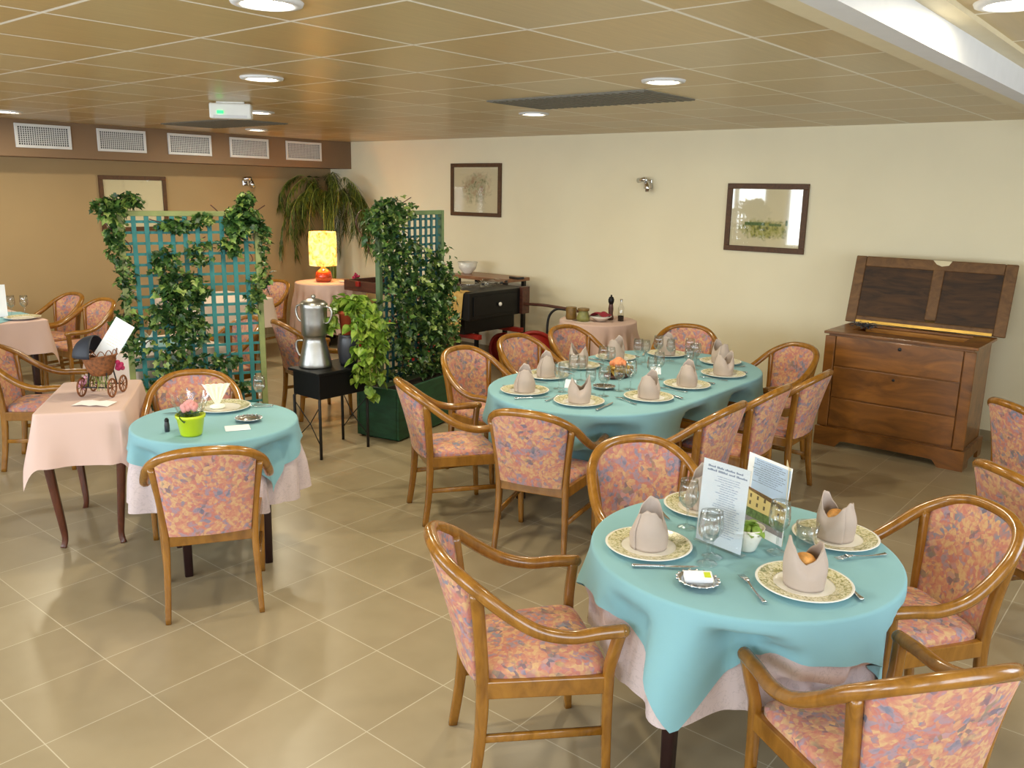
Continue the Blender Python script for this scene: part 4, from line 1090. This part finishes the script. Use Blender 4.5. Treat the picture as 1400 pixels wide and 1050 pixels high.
t = thing('potted_palm', 'large palm with drooping fronds in the corner behind the lamp', 'potted plant', (-9.42, 7.40, 0))
MB().lathe([(.001, 0), (.15, 0), (.2, .35), (.22, .36), (.22, .42), (.19, .42), (.18, .34), (.001, .33)], n=32).build('pot', M['dark_glaze'], t)
MB().lathe([(.001, .36), (.185, .36)], n=24).build('soil', M['soil'], t)
mb = MB(); rnd = random.Random(6); st = MB()
for k in range(9):
    a = 2 * PI * k / 9; st.tube(smooth([(.05 * cos(a), .05 * sin(a), .34), (.07 * cos(a), .07 * sin(a), .9), (.05 * cos(a + .4), .05 * sin(a + .4), 1.53)], 5), .012, 7)
nf = 27
for k in range(nf):
    a = k * 2.39996; el = rnd.uniform(.15, 1.0); Lh = rnd.uniform(.46, .68)
    d = Vector((cos(a), sin(a), 0))
    p0 = Vector((.05 * cos(a), .05 * sin(a), 1.50)); rise = lerp(.2, .62, el); dp = lerp(.75, .34, el) * rnd.uniform(.8, 1.15)
    pts = smooth([p0, p0 + d * Lh * .35 + Vector((0, 0, rise)), p0 + d * Lh * .7 + Vector((0, 0, rise * .95)), p0 + d * Lh * .95 + Vector((0, 0, rise - dp * .5)), p0 + d * Lh * 1.02 + Vector((0, 0, rise - dp))], 7)
    # keep fronds inside the room corner
    pts = [Vector((max(p.x, -.33), min(p.y, .29), p.z)) for p in pts]
    st.tube(pts, .004, 5)
    for i in range(4, len(pts) - 1):
        tt = (pts[i + 1] - pts[i]).normalized(); sd = tt.cross(Vector((0, 0, 1))); sd = sd.normalized() if sd.length > .01 else Vector((1, 0, 0))
        for s in (-1, 1):
            for h in (0, .5):
                p = pts[i].lerp(pts[i + 1], h); dv = (tt * .75 + sd * s * .7 + Vector((0, 0, -.45))).normalized()
                dv = (dv + Vector((rnd.gauss(0, .12), rnd.gauss(0, .12), rnd.gauss(0, .1)))).normalized()
                w = dv.cross(Vector((0, 0, 1))).normalized() * .006; ln = rnd.uniform(.12, .2)
                q = [p - w * .4, p + dv * ln * .5 - w, p + dv * ln + Vector((0, 0, -.04)), p + dv * ln * .5 + w, p + w * .4]
                q = [Vector((max(v.x, -.355), min(v.y, .32), v.z)) for v in q]
                mb.add(q, [(0, 1, 2, 3, 4)], False)
mb.build('fronds', M['palm'], t); st.build('stems', M['stalk'], t)
# small things on the lamp table
t = thing('small_plate', 'small white plate on the lamp table beside the lamp', 'plate', (-8.60, 6.98, .777))
MB().lathe([(.001, .001), (.06, .001), (.095, .014), (.092, .017), (.06, .006), (.001, .006)], n=32).build('plate_body', M['porcelain'], t)
MB().lathe([(.088, .0155), (.094, .0162)], n=32).build('rim', M['porcelain'], t)
t = thing('small_flower_pot', 'little pot of dark pink flowers at the edge of the lamp table', 'potted flower', (-8.44, 7.04, .777))
MB().lathe([(.001, 0), (.025, 0), (.034, .05), (.03, .05), (.001, .045)], n=20).build('pot', M['orange_glaze'], t)
mb = MB(); rnd = random.Random(3)
for k in range(22): mb.sphere((rnd.gauss(0, .022), rnd.gauss(0, .022), .085 + rnd.gauss(0, .018)), .013, 8, 6)
mb.build('blossoms', M['magenta'], t)
mb = MB(); leaf_cloud(mb, 20, (0, 0, .06), (.035, .035, .015), .035, rnd); mb.build('leaves', M['ivy'], t)

# ------------------------------------------------------------------ old cart used as a sideboard
t = thing('antique_cart', 'old dark wooden cart with black drawers and red wheels by the wall', 'cart', (-6.38, 6.80, 0))
MB().box2((-1.5, -.35, .80), (.3, .3, .84)).build('bed_planks', M['cart_wood'], t, bevel=.006)
mb = MB()
for y in (-.37, .32): mb.box2((-1.5, y - .02, .78), (.3, y + .02, .9))
mb.box2((-1.54, -.39, .78), (-1.5, .34, .9)); mb.build('side_boards', M['cart_wood'], t, bevel=.006)
db = MB().box2((.05, -.56, .66), (.62, .36, .94)).build('drawer_box', M['black_paint'], t, bevel=.008)
MB().box2((.615, -.5, .70), (.632, .18, .90)).build('drawer', M['black_paint'], db, bevel=.004)
MB().sphere((.655, -.12, .80), .022, 14, 10, (.8, 1, 1)).build('knob', M['white_glaze'], db)
MB().box2((.612, .24, .66), (.66, .36, .95)).build('corner_post', M['cart_wood'], db, bevel=.004)
MB().box2((-.2, -.5, .50), (.5, .3, .658)).build('lower_box', M['black_paint'], t, bevel=.008)
mb = MB(); mb.box2((-1.3, -.42, .45), (.62, -.36, .50)); mb.box2((-1.3, .26, .45), (.62, .32, .50)); mb.box2((-1.3, -.42, .84), (-1.24, -.36, .9)) ; mb.build('chassis', M['red_paint'], t, bevel=.006)
def wheel(x, y, r, ang, mat):
    Mw = Matrix.Translation((x, y, r)) @ Matrix.Rotation(ang, 4, 'Z') @ Matrix.Rotation(PI / 2, 4, 'X')
    w = MB().lathe([(.001, -.015), (r - .03, -.015), (r - .03, .015), (.001, .015)], n=40).build('wheel', M[mat], t, M=Mw)
    MB().lathe([(r - .035, -.022), (r, -.022), (r, .022), (r - .035, .022), (r - .035, -.022)], n=40).build('rim', M['red_paint'], w)
    MB().lathe([(.001, -.05), (.035, -.05), (.045, .0), (.035, .05), (.001, .05)], n=20).build('hub', M['black_iron'], w)
wheel(.12, -.64, .25, .45, 'red_paint'); wheel(.98, .05, .27, .75, 'red_paint'); wheel(-1.1, -.45, .3, 0, 'red_paint'); wheel(-1.1, .36, .3, 0, 'red_paint'); wheel(.3, .36, .2, 0, 'red_paint')
mb = MB(); mb.tube(smooth([(.62, .3, .76), (.9, .3, .775), (1.2, .3, .765), (1.38, .3, .755)], 4), .016, 8)
mb.build('shaft', M['cart_wood'], t)
MB().tube(smooth([(1.22, .3, .755), (1.08, .29, .75), (1.0, .28, .68), (.98, .27, .56), (.985, .27, .40), (.985, .27, .02)], 5), .013, 8).build('iron_prop', M['black_iron'], t)
t = thing('wall_shelf', 'rough wooden shelf above the cart holding a white bowl', 'shelf', (-6.36, 7.42, -.05))
MB().box2((-.62, -.22, 1.0), (.27, .2, 1.04)).build('board', M['shelf_wood'], t, bevel=.006)
mb = MB()
for x in (-.5, .22):
    for y in (-.17, .15): MB().box2((x - .02, y - .02, .05), (x + .02, y + .02, 1.0)).build('support', M['black_iron'], t)
mb = MB(); mb.tube([(.13, -.17, .86), (.2, -.17, 1.0)], .01); mb.tube([(-.2, -.17, 1.0), (-.1, -.17, .93), (0, -.17, .93), (.1, -.17, 1.0)], .012)
mb.build('brace', M['cart_wood'], t)
MB().tube([(.22, -.1, 1.054), (.34, -.1, 1.05), (.42, -.1, 1.06)], .014).build('iron_handle', M['black_iron'], t)
t = thing('white_serving_bowl', 'large white bowl standing on the shelf above the cart', 'bowl', (-6.84, 7.38, .9915))
MB().lathe([(.001, .004), (.05, 0), (.055, .012), (.10, .06), (.118, .13), (.113, .13), (.094, .06), (.001, .016)], n=36).build('bowl', M['white_glaze'], t)
MB().lathe([(.112, .128), (.121, .131), (.119, .136), (.112, .134)], n=36).build('rim', M['white_glaze'], t)
for k, (x, y, a, lab) in enumerate(((-6.08, 6.62, 1.2, 'clear bottle lying on the cart nearest the white knob'), (-6.03, 6.88, 1.35, 'clear bottle lying on the cart in the middle'), (-6.1, 7.02, 1.1, 'clear bottle lying on the cart nearest the wall'))):
    t = thing('lying_bottle', lab, 'bottle', (x, y, .9765), a, 'bottles lying on the cart')
    Mr = Matrix.Rotation(PI / 2, 4, 'Y')
    MB().lathe([(.001, -.14), (.036, -.138), (.036, .03), (.012, .09), (.012, .13)], n=20).build('bottle_body', M['glass'], t, M=Mr)
    MB().lathe([(.013, .125), (.014, .15), (.001, .15)], n=14).build('cap', M['dark_glaze'], t, M=Mr)
def hang(u, v):
    x = lerp(-.12, .12, u); fold = .012 * sin(u * 14)
    if v < .3: return (x * .9, .05 - v * .5, .858 - .0 + fold * .3)
    w = (v - .3) / .7; return (x * lerp(.9, .75, w) - .02 * w, -.115 + fold - .01 * w, .852 - w * .34 - .06 * u * w)
o = MB().grid(hang, 24, 16).build('ochre_cloth', M['sack_cloth'], None, (-5.94, 6.335, .086), 0); tag(o, 'ochre cloth hanging over the left corner of the black drawer', 'cloth')

# ------------------------------------------------------------------ things on the jar table by the wall
ZJ = .717
def jar(name, label, x, y, prof, mat, lidm):
    t = thing(name, label, 'jar', (x, y, ZJ + .004)); MB().lathe(prof, n=28).build('jar_body', M[mat], t)
    r = prof[-1][0]; z = prof[-1][1]
    mb = MB(); mb.lathe([(r + .002, z - .022), (r + .004, z - .01), (r + .003, z), (r - .008, z + .001), (.001, z - .004)], n=28); mb.build('lid', M[lidm], t)
jar('brown_jar', 'brown ribbed jar at the left of the wall table', -4.90, 6.80, [(.001, 0), (.05, 0), (.056, .02), (.052, .06), (.056, .095), (.05, .12)], 'jar_brown', 'jar_brown')
jar('olive_jar', 'olive green jar in the middle of the wall table', -4.74, 6.78, [(.001, 0), (.06, 0), (.066, .03), (.05, .08), (.044, .1), (.054, .125)], 'jar_green', 'jar_brown')
for x, y, a, l in ((-4.9, 6.8, .3, 'white lace mat under the brown jar'), (-4.74, 6.775, .9, 'white lace mat under the olive green jar')):
    tag(MB().box((0, 0, .0018), (.17, .17, .0025)).build('lace_mat', M['white_cloth'], None, (x, y, ZJ - .001), a), l, 'mat')
t = thing('white_dish', 'white dish with a red napkin on the wall table', 'dish', (-4.62, 6.90, ZJ))
MB().lathe([(.001, .002), (.04, 0), (.085, .035), (.11, .05), (.106, .053), (.08, .04), (.001, .008)], n=32).build('dish', M['white_glaze'], t)
MB().lathe([(.10, .05), (.112, .054), (.108, .057)], n=32).build('rim', M['white_glaze'], t)
def rn(u, v): return (lerp(-.1, .1, u), lerp(-.085, .085, v), .058 + .022 * sin(u * 7) * cos(v * 5) + .02 * (1 - (2 * u - 1) ** 2))
o = MB().grid(rn, 18, 14).build('red_napkin', M['red_cloth'], None, (-4.62, 6.90, ZJ), .5); tag(o, 'dark red napkin crumpled on the white dish', 'napkin')
t = thing('pepper_mill', 'tall dark wooden pepper mill on the wall table', 'pepper mill', (-4.62, 7.08, ZJ))
MB().lathe([(.001, 0), (.03, 0), (.032, .02), (.022, .06), (.026, .11), (.02, .155)], n=24).build('body', M['cart_wood'], t)
MB().lathe([(.02, .156), (.028, .175), (.03, .2), (.02, .225), (.008, .23), (.009, .245), (.001, .248)], n=24).build('turning_head', M['black_paint'], t)
t = thing('oil_bottle', 'clear bottle with a dark base at the right of the wall table', 'bottle', (-4.50, 7.08, ZJ))
MB().lathe([(.001, .001), (.03, .0), (.03, .05)], n=24).build('dark_base', M['bottle_dark'], t)
MB().lathe([(.03, .05), (.03, .13), (.014, .165), (.013, .2)], n=24).build('glass_body', M['glass'], t)
MB().lathe([(.014, .195), (.016, .215), (.001, .216)], n=16).build('stopper', M['chrome'], t)

# ------------------------------------------------------------------ walnut chest with its lid up
t = thing('wooden_chest', 'antique walnut chest with open lid leaning against the cream wall', 'chest', (-1.80, 6.70, 0))
W_ = 1.04; D_ = .57; x0, x1 = -.52, .52
bd = MB()
bd.box2((x0, .0, .14), (x1, .02, .90)); bd.box2((x0, D_ - .02, .14), (x1, D_, .90)); bd.box2((x0, .02, .14), (x0 + .02, D_ - .02, .90)); bd.box2((x1 - .02, .02, .14), (x1, D_ - .02, .90)); bd.box2((x0 + .02, .02, .14), (x1 - .02, D_ - .02, .16))
body = bd.build('carcass', M['chest_wood'], t, bevel=.004)
for s in (-1, 1): MB().box2((s * .5 - .04, -.018, .155), (s * .5 + .04, .0, .885)).build('corner_stile', M['chest_wood'], t, bevel=.006)
MB().box2((x0 + .065, -.012, .655), (x1 - .065, 0, .885)).build('front_panel', M['chest_wood'], t, bevel=.004)
for z0, z1 in ((.40, .645), (.165, .39)):
    d = MB().box2((x0 + .065, -.012, z0), (x1 - .065, 0, z1)).build('drawer', M['chest_wood'], t, bevel=.004)
    if z0 == .40: MB().lathe([(.001, .003), (.009, .003), (.011, 0)], n=16).build('keyhole', M['black_iron'], d, M=Matrix.Translation((0, -.012, .6)) @ Matrix.Rotation(PI / 2, 4, 'X'))
MB().lathe([(.001, .004), (.012, .004), (.014, 0)], n=16).build('keyhole', M['black_iron'], t, M=Matrix.Translation((0.02, -.012, .84)) @ Matrix.Rotation(PI / 2, 4, 'X'))
# plinth with bracket feet
pl = MB()
pl.add([(p[0], y, p[1]) for y in (-.03, -.005) for p in ((x0 - .03, .0), (x0 + .14, 0), (x0 + .18, .05), (x0 + .22, .055), (x1 - .22, .055), (x1 - .18, .05), (x1 - .14, 0), (x1 + .03, 0), (x1 + .03, .15), (x0 - .03, .15))],
       [tuple(range(10)), tuple(range(19, 9, -1))] + [(i, (i + 1) % 10, 10 + (i + 1) % 10, 10 + i)[::-1] for i in range(10)], False)
for s in (-1, 1):
    xx = s * (W_ / 2 + .018); pl.box2((xx - .012, -.005, 0.0), (xx + .012, .14, .15)); pl.box2((xx - .012, .14, .06), (xx + .012, D_ - .12, .15)); pl.box2((xx - .012, D_ - .12, 0), (xx + .012, D_, .15))
pl.build('plinth', M['chest_wood'], t)
tp = MB(); tp.box2((x0 - .03, -.03, .90), (x1 + .03, .16, .922)); tp.box2((x0 - .03, .16, .90), (x0 + .12, D_ + .02, .922)); tp.box2((x1 - .12, .16, .90), (x1 + .03, D_ + .02, .922)); tp.box2((x0 + .12, D_ - .04, .90), (x1 - .12, D_ + .02, .922))
tp.build('top_edge', M['chest_wood'], t, bevel=.005)
MB().box2((x0 + .10, .15, .80), (x1 - .1, D_ - .03, .812)).build('inner_tray', M['chest_interior'], t)
MB().box2((x0 + .115, D_ - .05, .812), (x1 - .115, D_ - .041, .90)).build('inner_back', M['chest_interior'], t)
lm = Matrix.Translation((0, D_ + .02, .925)) @ Matrix.Rotation(math.radians(-14), 4, 'X')
W3, H3 = 1.20, .56; rails = MB(); fw = .085
for s in (-1, 1): rails.box((s * (W3 / 2 - fw / 2), 0, H3 / 2), (fw, .03, H3))
rails.box((0, 0, H3 - fw / 2), (W3 - 2 * fw, .03, fw)); rails.box((0, 0, .03), (W3 - 2 * fw, .03, .06)); rails.box((.055, 0, H3 / 2), (fw, .03, H3 - .15))
ld = rails.build('lid', M['lid_frame'], t, M=lm, bevel=.008)
for a, b in ((-W3 / 2 + fw, .055 - fw / 2), (.055 + fw / 2, W3 / 2 - fw)):
    MB().box2((a - .005, -.004, .055), (b + .005, .01, H3 - fw + .005)).build('lid_panel', M['lid_panel'], ld)
MB().box((0, -.018, .012), (W3 - .18, .006, .022)).build('hinge_strip', M['brass'], ld)
mb = MB(); mb.add([(.0, -.0155, H3 - .004), (.14, -.0155, H3 - .004), (.12, -.0155, H3 - .04), (.07, -.0155, H3 - .05), (.03, -.0155, H3 - .035)], [(0, 4, 3, 2, 1)], False); mb.build('bare_patch', M['paper_cream'], ld)
t = thing('dried_twigs', 'small tangle of dark dried twigs on the chest\'s left corner', 'twigs', (-2.13, 6.96, .935))
mb = MB(); rnd = random.Random(17)
for k in range(40):
    a = rnd.uniform(0, 6.28); p = Vector((rnd.gauss(0, .05), rnd.gauss(0, .03), .01 + abs(rnd.gauss(0, .012)))); mb.tube([p, p + Vector((cos(a) * .04, sin(a) * .03, rnd.uniform(-.005, .02)))], .003, 5)
mb.build('stems', M['dark_glaze'], t)
mb = MB(); leaf_cloud(mb, 36, (0, 0, .018), (.09, .05, .012), .03, rnd); mb.build('dry_leaves', M['dark_glaze'], t)

# ------------------------------------------------------------------ daylight and exposure
w = bpy.data.worlds.new('world'); scene.world = w; w.use_nodes = True
bg = w.node_tree.nodes['Background']; bg.inputs[0].default_value = (.78, .88, 1, 1); bg.inputs[1].default_value = 2.2
def window_light(a, b, hor, energy, col):
    L = bpy.data.lights.new('daylight', 'AREA'); L.shape = 'RECTANGLE'; L.size = b - a - .12; L.size_y = 1.28; L.energy = energy; L.color = col
    o = bpy.data.objects.new('daylight', L); COL.objects.link(o)
    if hor: o.location = ((a + b) / 2, YF - .12, 1.6); o.rotation_euler = (PI / 2, 0, 0)
    else: o.location = (XR + .12, (a + b) / 2, 1.6); o.rotation_euler = (PI / 2, 0, PI / 2)
    if hor: o.rotation_euler = (-PI / 2, 0, PI)
for a, b in WF: window_light(a, b, True, 44, (.80, .90, 1))
for a, b in WR: window_light(a, b, False, 30, (.80, .90, 1))
vs = scene.view_settings
vs.view_transform = 'Standard'; vs.look = 'None'; vs.exposure = .30; vs.gamma = 1; vs.use_curve_mapping = False
scene.cycles.use_denoising = True
scene.cycles.max_bounces = 10; scene.cycles.transparent_max_bounces = 24
scene.cycles.caustics_reflective = False; scene.cycles.caustics_refractive = False
scene.cycles.sample_clamp_indirect = 6
